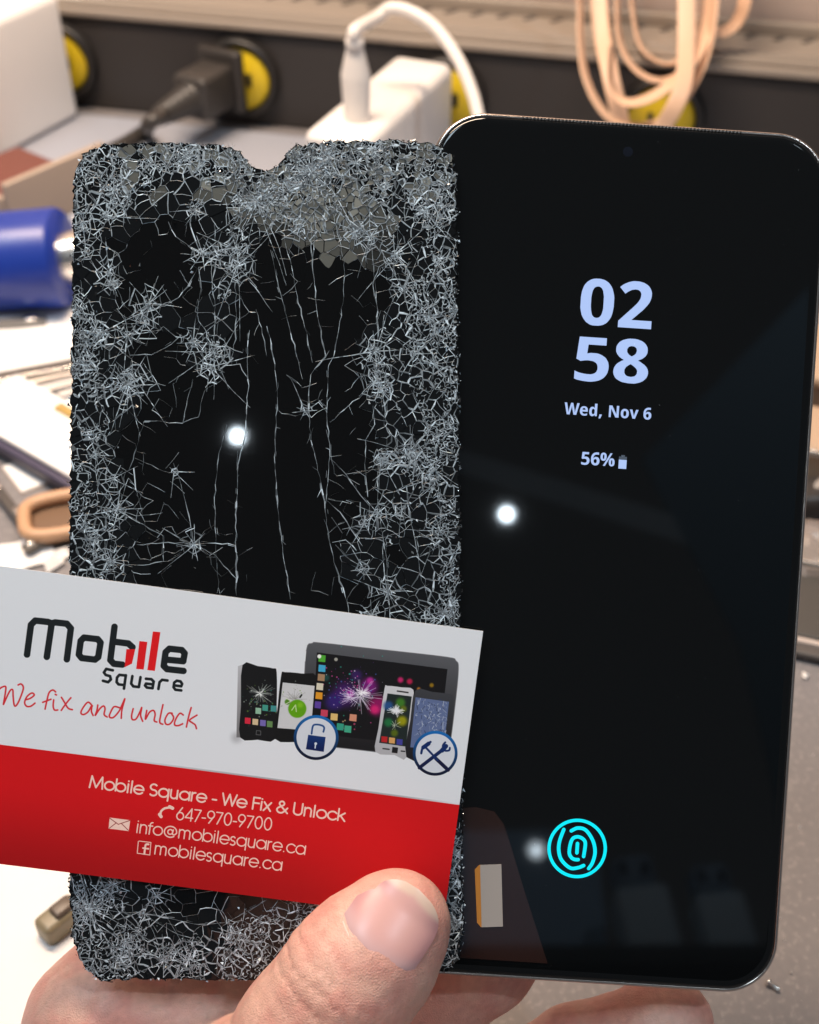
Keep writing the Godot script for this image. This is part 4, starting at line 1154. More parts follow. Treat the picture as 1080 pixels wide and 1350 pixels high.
# ------------------------------------------------------------------ the business card
const DOTS := 20.0        # print dots per millimetre
class Print:
	var img: Image
	var w: int
	var h: int
	func _init(w_: int, h_: int, paper: Color):
		w = w_; h = h_
		img = Image.create(w, h, false, Image.FORMAT_RGB8)
		img.fill(paper)
	func dab(x: int, y: int, c: Color, a: float):
		if x < 0 or y < 0 or x >= w or y >= h or a <= 0.0: return
		img.set_pixel(x, y, img.get_pixel(x, y).lerp(c, minf(a, 1.0)))
	func stroke(p: PackedVector2Array, wide: float, c: Color, c2 = null, alpha := 1.0):
		var lo := p[0]; var hi := p[0]
		for q in p:
			lo = lo.min(q); hi = hi.max(q)
		lo -= Vector2.ONE * (wide / 2 + 2); hi += Vector2.ONE * (wide / 2 + 2)
		var sizes := Vector2i(int(hi.x - lo.x) + 2, int(hi.y - lo.y) + 2)
		var best := PackedFloat32Array()
		best.resize(sizes.x * sizes.y)
		best.fill(1e6)
		for i in p.size() - 1:
			var a := p[i] - lo; var b := p[i + 1] - lo
			var d := b - a
			var ll := maxf(d.length_squared(), 1e-6)
			var m := wide / 2 + 2
			for y in range(maxi(0, int(minf(a.y, b.y) - m)), mini(sizes.y, int(maxf(a.y, b.y) + m) + 1)):
				for x in range(maxi(0, int(minf(a.x, b.x) - m)), mini(sizes.x, int(maxf(a.x, b.x) + m) + 1)):
					var q := Vector2(x, y) - a
					var dist := q.distance_to(d * clampf(q.dot(d) / ll, 0.0, 1.0))
					if dist < best[y * sizes.x + x]: best[y * sizes.x + x] = dist
		for y in sizes.y:
			for x in sizes.x:
				var cover := wide / 2 + 0.5 - best[y * sizes.x + x]
				if cover > 0: dab(x + int(lo.x), y + int(lo.y), c if c2 == null else c.lerp(c2, float(y) / sizes.y), cover * alpha if cover < 1.0 else alpha)
	func fill(p: PackedVector2Array, c: Color, c2 = null, alpha := 1.0):
		var lo := p[0]; var hi := p[0]
		for q in p:
			lo = lo.min(q); hi = hi.max(q)
		for y in range(int(lo.y), int(hi.y) + 1):
			var acc := {}
			for sub in 3:
				var yy := y + (sub + 0.5) / 3.0
				var xs := []
				for i in p.size():
					var a := p[i]; var b := p[(i + 1) % p.size()]
					if (a.y > yy) != (b.y > yy): xs.append(a.x + (yy - a.y) / (b.y - a.y) * (b.x - a.x))
				xs.sort()
				for k in range(0, xs.size() - 1, 2):
					for x in range(int(xs[k]), int(xs[k + 1]) + 1):
						acc[x] = acc.get(x, 0.0) + clampf(minf(x + 1, xs[k + 1]) - maxf(x, xs[k]), 0, 1) / 3.0
			for x in acc: dab(x, y, c if c2 == null else c.lerp(c2, (y - lo.y) / maxf(hi.y - lo.y, 1)), acc[x] * alpha)
	func blot(at: Vector2, r: float, c: Color, alpha: float, soft := 0.6):
		for y in range(int(at.y - r), int(at.y + r) + 1):
			for x in range(int(at.x - r), int(at.x + r) + 1):
				dab(x, y, c, alpha * (1.0 - smoothstep(soft, 1.0, at.distance_to(Vector2(x, y)) / r)))

# letters drawn with a pen: circles and straight lines. Heights: capitals 1, small letters 0.72, hanging strokes -0.28
func arc(x: float, y: float, rx: float, ry: float, a0: float, a1: float) -> Array:
	var out := []
	for k in 19:
		var a := deg_to_rad(lerpf(a0, a1, k / 18.0))
		out.append(Vector2(x + rx * cos(a), y + ry * sin(a)))
	return out
func seg(n: Array) -> Array: return Array(v2s(n))

func letter(ch: String) -> Array:      # [advance, strokes]
	var o := arc(0.40, 0.36, 0.34, 0.36, 0, 360)
	match ch:
		"M": return [1.06, [seg([0.08, 0, 0.16, 1]) + seg([0.53, 0.06]) + seg([0.90, 1, 0.98, 0])]]
		"S": return [0.66, [arc(0.33, 0.745, 0.235, 0.245, 40, 270) + arc(0.33, 0.255, 0.255, 0.245, 90, -140)]]
		"W": return [1.04, [seg([0.02, 1, 0.27, 0.02, 0.52, 0.98, 0.77, 0.02, 1.02, 1])]]
		"F": return [0.58, [seg([0.1, 0, 0.1, 1, 0.55, 1]), seg([0.1, 0.54, 0.52, 0.54])]]
		"U": return [0.76, [seg([0.09, 1, 0.09, 0.3]) + arc(0.38, 0.29, 0.29, 0.29, 180, 360) + seg([0.67, 0.3, 0.67, 1])]]
		"&": return [0.86, [seg([0.82, 0.02, 0.24, 0.68]) + arc(0.37, 0.80, 0.17, 0.19, 200, -40) + seg([0.20, 0.46]) + arc(0.34, 0.25, 0.27, 0.25, 130, 300) + seg([0.62, 0.18, 0.80, 0.46])]]
		"-": return [0.40, [seg([0.06, 0.36, 0.34, 0.36])]]
		".": return [0.26, [seg([0.12, 0.02, 0.121, 0.03])]]
		" ": return [0.32, []]
		"o", "0": return [0.80, [o if ch == "o" else arc(0.38, 0.5, 0.30, 0.5, 0, 360)]]
		"b": return [0.80, [o, seg([0.06, 0, 0.06, 1])]]
		"q": return [0.82, [o, seg([0.74, 0.72, 0.74, -0.28])]]
		"a": return [0.82, [o, seg([0.74, 0.72, 0.74, 0])]]
		"c": return [0.70, [arc(0.40, 0.36, 0.34, 0.36, 40, 320)]]
		"e": return [0.78, [seg([0.07, 0.36, 0.73, 0.36]) + arc(0.40, 0.36, 0.34, 0.36, 0, 322)]]
		"i": return [0.24, [seg([0.11, 0, 0.11, 0.72]), seg([0.11, 0.95, 0.111, 0.96])]]
		"l": return [0.24, [seg([0.11, 0, 0.11, 1])]]
		"u": return [0.66, [seg([0.09, 0.72, 0.09, 0.26]) + arc(0.32, 0.25, 0.23, 0.25, 180, 360) + seg([0.55, 0.26, 0.55, 0.72]), seg([0.55, 0.4, 0.55, 0])]]
		"n": return [0.66, [seg([0.09, 0, 0.09, 0.72]), seg([0.09, 0.46]) + arc(0.32, 0.47, 0.23, 0.25, 180, 0) + seg([0.55, 0])]]
		"m": return [1.02, [seg([0.09, 0, 0.09, 0.72]), seg([0.09, 0.48]) + arc(0.29, 0.50, 0.20, 0.22, 180, 0) + seg([0.49, 0]), seg([0.49, 0.48]) + arc(0.69, 0.50, 0.20, 0.22, 180, 0) + seg([0.89, 0])]]
		"r": return [0.40, [seg([0.09, 0, 0.09, 0.72]), seg([0.09, 0.44]) + arc(0.31, 0.48, 0.22, 0.23, 180, 85)]]
		"f": return [0.36, [seg([0.14, 0, 0.14, 0.78]) + arc(0.31, 0.80, 0.17, 0.19, 180, 90), seg([0.01, 0.70, 0.32, 0.70])]]
		"s": return [0.50, [arc(0.24, 0.535, 0.165, 0.175, 35, 270) + arc(0.24, 0.18, 0.18, 0.18, 90, -140)]]
		"k": return [0.62, [seg([0.09, 0, 0.09, 1]), seg([0.54, 0.70, 0.11, 0.34]), seg([0.24, 0.44, 0.58, 0])]]
		"x": return [0.60, [seg([0.05, 0, 0.54, 0.72]), seg([0.05, 0.72, 0.54, 0])]]
		"@": return [1.10, [arc(0.52, 0.40, 0.18, 0.20, 0, 360), seg([0.72, 0.60, 0.68, 0.28]) + arc(0.80, 0.30, 0.11, 0.10, 200, 330) + arc(0.53, 0.42, 0.46, 0.46, -10, 310)]]
		"6": return [0.76, [arc(0.38, 0.30, 0.29, 0.30, 0, 360), seg([0.115, 0.40, 0.50, 1])]]
		"9": return [0.76, [arc(0.38, 0.70, 0.29, 0.30, 0, 360), seg([0.645, 0.60, 0.26, 0])]]
		"4": return [0.76, [seg([0.56, 0, 0.56, 1, 0.06, 0.24, 0.70, 0.24])]]
		"7": return [0.70, [seg([0.06, 0.96, 0.60, 0.96, 0.20, 0])]]
	return [0.4, []]

func card():
	var xf := display_xf * Transform3D(Basis.IDENTITY, Vector3(0, 0, 0.9 * MM))
	xf = Transform3D(xf.basis * Basis(Vector3.BACK, deg_to_rad(-7.8)), xf.origin)
	var tr := in_plane(637, 832, xf)                            # its upper right corner
	var size := Vector2(93.0, 55.0)
	xf.origin = xf * (Vector3(tr.x - size.x / 2, tr.y - size.y / 2, 0) * MM)
	var t := thing("business_card", "white and red business card of a phone repair shop held by the thumb", "business card", xf)
	var m := M.new(MM)
	var bow := func(u: float, v: float) -> float: return 1.3 * pow(maxf(0.0, 0.62 - u), 2) * 2.0 + 0.25 * v * v * maxf(0.0, 0.7 - u)   # it lifts a little away from the thumb
	var at := func(i: int, j: int, dz: float) -> Vector3:
		var u := i / 30.0; var v := j / 16.0
		return Vector3((u - 0.5) * size.x, (0.5 - v) * size.y, bow.call(u, v) + dz)
	m.smooth(true)
	for i in 30:
		for j in 16: m.quad(at.call(i, j, -0.18), at.call(i, j + 1, -0.18), at.call(i + 1, j + 1, -0.18), at.call(i + 1, j, -0.18))
	m.smooth(false)
	for i in 30:
		for j in [0, 16]: m.quad(at.call(i, j, 0.18), at.call(i + 1, j, 0.18), at.call(i + 1, j, -0.18), at.call(i, j, -0.18))
	for j in 16:
		for i in [0, 30]: m.quad(at.call(i, j, 0.18), at.call(i, j + 1, 0.18), at.call(i, j + 1, -0.18), at.call(i, j, -0.18))
	put(m.done(), "card_stock", mat(Color(0.80, 0.79, 0.78), 0.5), t)
	# layout of the print, traced as it lies on the card; turn(x, y) takes the proof's own pixels to print dots
	var turn := func(x: float, y: float) -> Vector2:
		var p := in_plane(x, y, xf)
		return Vector2(p.x + size.x / 2, size.y / 2 - p.y) * DOTS
	var T := func(nums: Array) -> PackedVector2Array:
		var out := PackedVector2Array()
		for q in v2s(nums): out.append(turn.call(q.x, q.y))
		return out
	var w := int(size.x * DOTS); var h := int(size.y * DOTS)
	var white := Color(0.80, 0.82, 0.845)
	var pr := Print.new(w, h, Color(0.855, 0.88, 0.905))
	var red := Color(0.80, 0.075, 0.10); var dark_red := Color(0.62, 0.055, 0.075)

	var l: Vector2 = turn.call(0, 982); var r: Vector2 = turn.call(610, 1060)
	var y0 := int((l.y + r.y) / 2)
	for y in range(y0, h): pr.img.fill_rect(Rect2i(0, y, w, 1), red.lerp(dark_red, smoothstep(0.25, 1.1, float(y - y0) / (h - y0))))
	for k in 7:                                                 # the grey rule that fades to both ends
		for x in w:
			var f := float(x) / w
			pr.dab(x, y0 - 1 - k, Color(0.45, 0.46, 0.48), smoothstep(0.25, 0.62, f) * (1.0 - smoothstep(0.86, 1.0, f)) * (1.0 - k / 8.0))
			pr.dab(x, y0 - 1 - k, Color(0.80, 0.80, 0.82), 0.5 * smoothstep(0.05, 0.3, f) * (1.0 - k / 8.0))
	var D := DOTS / 7.1                                          # print dots per proof pixel
	# red half: four lines of lettering
	var ink := Color(0.93, 0.80, 0.75)
	for s in [["Mobile Square - We Fix & Unlock", 117.5, 1037.0, 455.0, 1082.5, 15.4, 2.35], ["647-970-9700", 231.5, 1079.5, 359.0, 1094.5, 16.2, 1.75], ["info@mobilesquare.ca", 179.0, 1096.5, 403.0, 1126.5, 15.8, 1.75], ["mobilesquare.ca", 203.0, 1125.0, 372.0, 1147.5, 15.8, 1.75]]:
		var a: Vector2 = turn.call(s[1], s[2]); var b: Vector2 = turn.call(s[3], s[4])
		var wide := 0.0
		for ch in s[0]: wide += letter(ch)[0]
		var kx: float = (b - a).length() / wide; var ky: float = s[5] * D
		var ax := (b - a).normalized(); var ay := Vector2(ax.y, -ax.x)
		var x := 0.0
		for ch in s[0]:
			var g := letter(ch)
			for st in g[1]:
				var line := PackedVector2Array()
				for q in st: line.append(a + ax * (x + q.x) * kx + ay * q.y * ky)
				pr.stroke(line, s[6] * D, ink)
			x += g[0]
	# receiver, envelope and boxed f
	pr.stroke(PackedVector2Array(curve(Array(T.call([212, 1074, 213, 1069, 218, 1065, 226, 1064])), 5)), 3.0 * D, ink)
	pr.stroke(T.call([211, 1073, 213, 1076]), 4.4 * D, ink)
	pr.stroke(T.call([224, 1063, 228, 1065]), 4.4 * D, ink)
	pr.fill(T.call([145.5, 1077, 172.5, 1080.5, 170.5, 1095, 144, 1091.5]), ink)
	pr.stroke(T.call([146, 1078, 157, 1086, 172, 1081]), 0.9 * D, Color(0.50, 0.12, 0.13))
	pr.stroke(T.call([145, 1091, 154, 1084]), 0.9 * D, Color(0.50, 0.12, 0.13))
	pr.stroke(T.call([161, 1085, 170, 1094]), 0.9 * D, Color(0.50, 0.12, 0.13))
	pr.stroke(T.call([184, 1108, 199.5, 1110, 198, 1126.5, 181.5, 1124, 183, 1108.5]), 1.2 * D, ink)
	pr.stroke(PackedVector2Array(curve(Array(T.call([196.5, 1112.5, 193.5, 1112.5, 192.3, 1115, 191, 1125])), 4)), 2.6 * D, ink)
	pr.stroke(T.call([189.2, 1117.2, 196.5, 1118.2]), 2.2 * D, ink)
	# the wordmark, chamfered block letters, three red bars among them
	var B := func(n: Array, oy := 740.0, k := 3.2727) -> PackedVector2Array:
		var out := []
		for i in range(0, n.size(), 2): out.append_array([n[i] / k, oy + n[i + 1] / k])
		return T.call(out)
	var black := Color(0.10, 0.125, 0.135)
	for s in [[123, 400, 140, 272, 158, 254, 212, 260, 228, 266, 243, 262, 293, 268, 310, 288, 293, 421], [228, 266, 207, 410], [366, 328, 425, 335, 437, 350, 427, 412, 413, 423, 356, 416, 344, 401, 352, 342, 366, 328, 425, 335], [497, 281, 479, 424, 494, 440, 530, 444], [494, 346, 556, 354, 574, 370], [793, 472, 722, 464, 708, 450, 716, 391, 732, 376, 786, 382, 798, 396, 792, 430, 718, 423]]:
		pr.stroke(B.call(s), 8.6 * D, black)
	var bar := Color(0.85, 0.10, 0.12)
	for s in [[548, 378, 586, 378, 572, 440, 540, 456], [604, 343, 638, 347, 622, 466, 590, 463], [662, 302, 694, 305, 670, 472, 638, 468]]: pr.fill(B.call(s), bar)
	for s in [[490, 469, 462, 463, 452, 478, 460, 489, 478, 494, 482, 508, 470, 520, 448, 514], [545, 492, 518, 489, 508, 500, 506, 520, 514, 530, 538, 533], [546, 491, 538, 548], [573, 494, 568, 526, 577, 538, 600, 541], [608, 499, 601, 541], [632, 505, 655, 507, 665, 517, 660, 546, 636, 543, 628, 534, 632, 526, 661, 529], [686, 549, 691, 520, 702, 510, 725, 513], [783, 556, 758, 553, 750, 542, 753, 522, 764, 514, 780, 517, 787, 528, 783, 538, 752, 534]]:
		pr.stroke(B.call(s), 3.7 * D, black)
	# handwritten line
	var pen := Color(0.80, 0.16, 0.20)
	for s in [[5, 112, 20, 100, 40, 97, 38, 130, 28, 190], [28, 190, 60, 122, 76, 115, 78, 150, 85, 198, 102, 186, 125, 130, 131, 100, 119, 84, 104, 89], [142, 166, 165, 160, 188, 142, 175, 131, 150, 150, 138, 180, 148, 200, 170, 200, 192, 184], [300, 126, 285, 116, 266, 130, 255, 170, 245, 216], [232, 180, 275, 164], [290, 168, 287, 200, 294, 221, 311, 221], [298, 139, 304, 142], [330, 155, 345, 180, 365, 212, 387, 220], [379, 157, 352, 190, 329, 223], [492, 200, 470, 180, 446, 205, 432, 235, 446, 245, 470, 230, 489, 198, 487, 228, 496, 250], [520, 195, 515, 225, 507, 249, 530, 215, 550, 200, 558, 215, 553, 245, 569, 258], [636, 212, 605, 205, 586, 235, 580, 258, 600, 262, 630, 230, 648, 192, 661, 164, 646, 220, 642, 266], [706, 215, 698, 250, 702, 272, 722, 268, 742, 230, 751, 209, 745, 250, 756, 281], [776, 225, 769, 271, 790, 235, 811, 225, 820, 245, 815, 278, 829, 286], [862, 195, 850, 250, 845, 288, 861, 298], [910, 240, 890, 241, 872, 275, 879, 298, 901, 294, 918, 264, 904, 239], [969, 249, 951, 240, 930, 270, 923, 299, 941, 305, 966, 295], [1010, 210, 996, 260, 985, 312], [1040, 250, 1001, 276, 1015, 290, 1031, 302, 1037, 321]]:
		pr.stroke(PackedVector2Array(curve(Array(B.call(s, 880.0, 4.0)), 5)), 2.15 * D, pen)
	gadgets(pr, T, turn, D)
	var tex := ImageTexture.create_from_image(pr.img)
	var face := StandardMaterial3D.new()
	face.albedo_texture = tex
	face.roughness = 0.55
	face.metallic_specular = 0.3
	face.texture_repeat = false
	var st := SurfaceTool.new()
	st.begin(Mesh.PRIMITIVE_TRIANGLES)
	st.set_smooth_group(0)
	for i in 30:
		for j in 16:
			for e in [[0, 0], [1, 0], [1, 1], [0, 0], [1, 1], [0, 1]]:
				st.set_uv(Vector2((i + e[0]) / 30.0, (j + e[1]) / 16.0))
				st.add_vertex(at.call(i + e[0], j + e[1], 0.18) * MM)
	st.generate_normals()
	put(st.commit(), "printed_face", face, t)

func gadgets(pr: Print, T: Callable, turn: Callable, D: float):     # the small printed picture of broken tablets and phones
	var q := RandomNumberGenerator.new()
	q.seed = 4
	var burst := func(x: float, y: float, n: int, reach: float, c: Color, wide: float):
		for k in n:
			var a := q.randf() * TAU; var rr := reach * q.randf_range(0.3, 1.0)
			var p0: Vector2 = turn.call(x + cos(a) * rr * 0.12, y + sin(a) * rr * 0.12)
			var p1: Vector2 = turn.call(x + cos(a) * rr, y + sin(a) * rr * 0.8)
			pr.stroke(PackedVector2Array([p0, p1]), wide * q.randf_range(0.5, 1.0) * D, c, null, 0.8)
	var speck := func(x: float, y: float, sx: float, sy: float, n: int, cs: Array, rmax: float):
		for k in n: pr.blot(turn.call(x + q.randfn() * sx, y + q.randfn() * sy), q.randf_range(0.4, rmax) * D, cs[q.randi() % cs.size()], 0.75)
	# soft ground shade under the group
	pr.blot(turn.call(312, 972), 12 * D, Color(0.55, 0.56, 0.58), 0.5, 0.1)
	# tablet
	var tab := PackedVector2Array(curve(Array(T.call([404, 858, 412, 848, 424, 847.5, 500, 856, 588, 866, 601, 871, 604.5, 882, 600, 930, 592, 990, 586, 1000, 540, 996, 470, 988, 404, 980, 398, 972, 400, 930])), 4, true))
	pr.fill(tab, Color(0.34, 0.35, 0.37), Color(0.10, 0.10, 0.11))
	pr.stroke(tab, 1.0 * D, Color(0.42, 0.43, 0.45))
	pr.fill(T.call([418, 860, 590, 882, 578, 986, 412, 966]), Color(0.075, 0.075, 0.09))
	for b in [[455, 915, 26, [0.27, 0.10, 0.42]], [486, 905, 18, [0.50, 0.10, 0.50]], [498, 930, 20, [0.62, 0.08, 0.40]], [440, 925, 18, [0.20, 0.12, 0.45]], [470, 890, 12, [0.22, 0.12, 0.38]], [488, 897, 7, [0.75, 0.18, 0.60]], [494, 935, 9, [0.85, 0.15, 0.45]], [462, 914, 8, [0.70, 0.15, 0.65]], [528, 896, 6, [0.85, 0.15, 0.45]], [540, 898, 6, [0.80, 0.12, 0.32]], [569, 903, 4.5, [0.62, 0.48, 0.08]], [552, 908, 4, [0.70, 0.45, 0.15]], [430, 893, 7, [0.12, 0.30, 0.28]]]:
		pr.blot(turn.call(b[0], b[1]), b[2] * D, Color(b[3][0], b[3][1], b[3][2]), 0.85, 0.25)
	speck.call(462, 905, 22, 16, 110, [Color(0.5, 0.3, 0.7), Color(0.8, 0.3, 0.6), Color(0.3, 0.4, 0.7), Color(0.2, 0.6, 0.55), Color(0.8, 0.75, 0.85)], 1.4)
	burst.call(475, 917, 60, 30, Color(0.85, 0.82, 0.90), 0.7)
	burst.call(462, 920, 30, 20, Color(0.9, 0.88, 0.95), 0.6)
	burst.call(478, 913, 40, 11, Color(0.95, 0.95, 0.97), 0.9)
	speck.call(455, 955, 18, 6, 26, [Color(0.75, 0.3, 0.45), Color(0.8, 0.7, 0.5), Color(0.2, 0.65, 0.55)], 2.0)
	for s in [[425, 868, 0.30, 0.65, 0.20], [425, 881, 0.25, 0.65, 0.80], [424, 893, 0.62, 0.50, 0.38], [422, 905, 0.82, 0.80, 0.72], [421, 917, 0.85, 0.58, 0.15], [419, 929, 0.35, 0.25, 0.60], [428, 940, 0.75, 0.25, 0.35], [441, 945, 0.85, 0.72, 0.45], [449, 958, 0.20, 0.60, 0.50], [459, 961, 0.25, 0.65, 0.52], [466, 946, 0.80, 0.55, 0.45]]:
		pr.fill(T.call([s[0] - 4.6, s[1] - 5, s[0] + 4.6, s[1] - 4, s[0] + 4, s[1] + 5, s[0] - 5.2, s[1] + 4]), Color(s[2], s[3], s[4]))
	pr.blot(turn.call(421, 865), 3.4 * D, Color(0.92, 0.94, 0.92), 1.0)
	pr.blot(turn.call(443, 869), 3 * D, Color(0.75, 0.75, 0.7), 0.8)
	# first phone
	pr.fill(T.call([314, 878, 320, 876, 317, 972, 312, 972]), Color(0.72, 0.73, 0.75), Color(0.45, 0.45, 0.46))
	pr.fill(PackedVector2Array(curve(Array(T.call([320, 876.5, 340, 878, 360, 881, 365, 886, 365, 930, 363, 974, 340, 975, 317, 972, 318, 930])), 3, true)), Color(0.085, 0.09, 0.095))
	speck.call(344, 925, 12, 14, 60, [Color(0.2, 0.5, 0.45), Color(0.35, 0.5, 0.2), Color(0.15, 0.3, 0.28), Color(0.6, 0.65, 0.62)], 1.5)
	burst.call(343, 914, 34, 22, Color(0.72, 0.76, 0.74), 0.6)
	burst.call(343, 914, 16, 8, Color(0.9, 0.92, 0.92), 0.9)
	for s in [[327, 950, 0.80, 0.16, 0.25], [337, 951.5, 0.80, 0.72, 0.58], [347, 953, 0.45, 0.40, 0.68], [356, 954.5, 0.38, 0.52, 0.32], [341, 937, 0.55, 0.72, 0.62], [350, 933, 0.25, 0.58, 0.52], [361, 934, 0.25, 0.55, 0.55]]:
		pr.fill(T.call([s[0] - 3.8, s[1] - 4.4, s[0] + 3.8, s[1] - 3.6, s[0] + 3.4, s[1] + 4.4, s[0] - 4.0, s[1] + 3.6]), Color(s[2], s[3], s[4]))
	pr.stroke(T.call([338.5, 963, 344, 963.6, 344, 969, 338, 968.4, 338.5, 963]), 0.9 * D, Color(0.35, 0.36, 0.37))
	# second phone, green fruit splashing on a white screen
	pr.fill(PackedVector2Array(curve(Array(T.call([376, 886, 400, 888, 417, 891, 415, 930, 412, 978, 390, 978, 363, 974, 366, 935, 371, 890])), 3, true)), Color(0.075, 0.08, 0.085))
	pr.fill(T.call([373, 899.5, 415, 904, 410, 963, 366, 959.5]), Color(0.78, 0.79, 0.80))
	speck.call(388, 922, 10, 12, 40, [Color(0.55, 0.56, 0.55), Color(0.45, 0.6, 0.3), Color(0.66, 0.67, 0.67)], 1.1)
	burst.call(388, 922, 26, 18, Color(0.50, 0.51, 0.50), 0.5)
	pr.blot(turn.call(392, 934), 13 * D, Color(0.36, 0.62, 0.06), 1.0, 0.85)
	pr.blot(turn.call(396, 929), 6 * D, Color(0.50, 0.74, 0.14), 0.8, 0.2)
	pr.blot(turn.call(379, 925), 4.5 * D, Color(0.26, 0.48, 0.08), 0.9, 0.6)
	pr.stroke(T.call([385, 936, 390, 929, 391, 938]), 1.3 * D, Color(0.75, 0.85, 0.62))
	pr.stroke(T.call([396, 919, 398, 916]), 2.2 * D, Color(0.12, 0.13, 0.10))
	pr.stroke(T.call([377, 920, 384, 924, 377, 928]), 1.0 * D, Color(0.80, 0.84, 0.74))
	# third phone, white
	pr.fill(PackedVector2Array(curve(Array(T.call([511, 904, 530, 906, 545, 909, 543, 930, 537, 997, 520, 995, 495, 991, 499, 960, 507, 908])), 3, true)), Color(0.80, 0.81, 0.83), Color(0.66, 0.67, 0.69))
	pr.fill(T.call([511, 914, 543, 918, 535, 984, 500, 979]), Color(0.12, 0.16, 0.16))
	for b in [[512, 930, 13, [0.15, 0.32, 0.55]], [528, 926, 13, [0.25, 0.50, 0.15]], [530, 950, 14, [0.62, 0.62, 0.05]], [512, 952, 12, [0.12, 0.45, 0.25]], [536, 934, 9, [0.40, 0.45, 0.10]], [520, 966, 10, [0.35, 0.42, 0.08]]]:
		for k in 1: pr.blot(turn.call(minf(maxf(b[0], 511), 532), b[1]), b[2] * 0.72 * D, Color(b[3][0], b[3][1], b[3][2]), 0.9, 0.3)
	burst.call(522, 937, 40, 12, Color(0.9, 0.92, 0.92), 1.0)
	pr.blot(turn.call(522, 936), 7 * D, Color(0.88, 0.90, 0.92), 0.85, 0.3)
	burst.call(521, 956, 14, 9, Color(0.8, 0.85, 0.75), 0.7)
	for s in [[507, 974.5, 0.70, 0.14, 0.16], [517, 976, 0.82, 0.62, 0.38], [527, 978, 0.25, 0.25, 0.58]]:
		pr.fill(T.call([s[0] - 4, s[1] - 4.2, s[0] + 4, s[1] - 3.4, s[0] + 3.6, s[1] + 4.2, s[0] - 4.2, s[1] + 3.4]), Color(s[2], s[3], s[4]))
	pr.stroke(T.call([524, 911, 538, 913]), 1.8 * D, Color(0.15, 0.15, 0.16))
	pr.fill(T.call([517.5, 984.5, 525, 985.5, 524, 993, 516.5, 992]), Color(0.10, 0.10, 0.11))
	pr.stroke(T.call([505, 986.5, 513, 987.5]), 1.8 * D, Color(0.2, 0.2, 0.21))
	pr.stroke(T.call([529, 990, 533.5, 990.5]), 1.8 * D, Color(0.2, 0.2, 0.21))
	# fourth phone, dark with a crazed blue screen
	pr.fill(PackedVector2Array(curve(Array(T.call([548, 910, 570, 912, 594, 915, 598, 920, 596, 950, 590, 986, 575, 1002, 536, 998, 541, 950])), 3, true)), Color(0.24, 0.25, 0.27), Color(0.10, 0.10, 0.12))
	pr.fill(T.call([548, 919, 592, 925, 585, 988, 541, 985]), Color(0.36, 0.42, 0.58))
	for k in 150:
		var x := q.randf_range(548, 589); var y := q.randf_range(922, 970)
		pr.stroke(PackedVector2Array([turn.call(x, y), turn.call(x + q.randfn() * 2.2, y + q.randfn() * 4.0)]), q.randf_range(0.4, 1.1) * D, [Color(0.72, 0.76, 0.82), Color(0.20, 0.24, 0.34), Color(0.55, 0.60, 0.70)][q.randi() % 3], null, 0.8)
	# two round badges
	for s in [[417.0, 972.0], [574.0, 993.0]]:
		var ring := PackedVector2Array()
		for k in 65: ring.append((turn.call(s[0], s[1]) as Vector2) + Vector2.from_angle(TAU * k / 64) * 28.0 * D)
		pr.fill(ring, Color(0.80, 0.83, 0.87))
		pr.stroke(ring, 3.8 * D, Color(0.07, 0.42, 0.72), Color(0.05, 0.06, 0.14))
	var navy := Color(0.05, 0.16, 0.38); var deep := Color(0.06, 0.08, 0.22)
	pr.fill(T.call([406.5, 968.5, 429.5, 971.5, 427, 991, 403.5, 987.5]), Color(0.06, 0.20, 0.44), Color(0.04, 0.10, 0.30))
	pr.stroke(PackedVector2Array(curve(Array(T.call([411, 967, 412.5, 957.5, 416, 955, 424, 956, 427.5, 959, 426.5, 964.5])), 5)), 2.3 * D, Color(0.08, 0.26, 0.50))
	pr.blot(turn.call(416.3, 980), 2.1 * D, Color(0.78, 0.82, 0.88), 1.0, 0.8)
	pr.stroke(T.call([416.2, 981, 415.6, 986]), 1.7 * D, Color(0.78, 0.82, 0.88))
	# crossed spanner and hammer
	pr.stroke(T.call([553, 1012, 584, 988]), 4.6 * D, navy, deep)
	pr.stroke(T.call([583, 989, 588, 983.5]), 6.0 * D, navy)
	pr.stroke(PackedVector2Array(curve(Array(T.call([587, 978.5, 583.8, 983, 586, 989, 592, 989, 593, 985.6])), 4)), 2.6 * D, navy)
	pr.stroke(T.call([591, 1015, 575, 1000]), 4.8 * D, deep)
	pr.stroke(T.call([577, 1002, 562, 986]), 2.8 * D, navy)
	pr.stroke(PackedVector2Array(curve(Array(T.call([567.5, 978, 561, 983, 557, 986, 555.3, 993])), 5)), 3.0 * D, navy)
	pr.stroke(T.call([558, 985, 565, 980]), 5.4 * D, navy)

# ------------------------------------------------------------------ the hand
var bones := []       # [from, to, radius, radius, finger] in mm; finger 0 is thumb and palm
func bone(f: int, a: Vector3, b: Vector3, ra: float, rb: float): bones.append([a, b, ra, rb, f, (b - a), maxf((b - a).length_squared(), 1e-6)])
func chain(f: int, rows: Array):   # rows [x, y, depth, radius]
	for i in rows.size() - 1: bone(f, in_hand(rows[i][0], rows[i][1], rows[i][2]), in_hand(rows[i + 1][0], rows[i + 1][1], rows[i + 1][2]), rows[i][3], rows[i + 1][3])
func smin(a: float, b: float, k: float) -> float:
	var h := clampf(0.5 + 0.5 * (b - a) / k, 0, 1)
	return lerpf(b, a, h) - k * h * (1 - h)

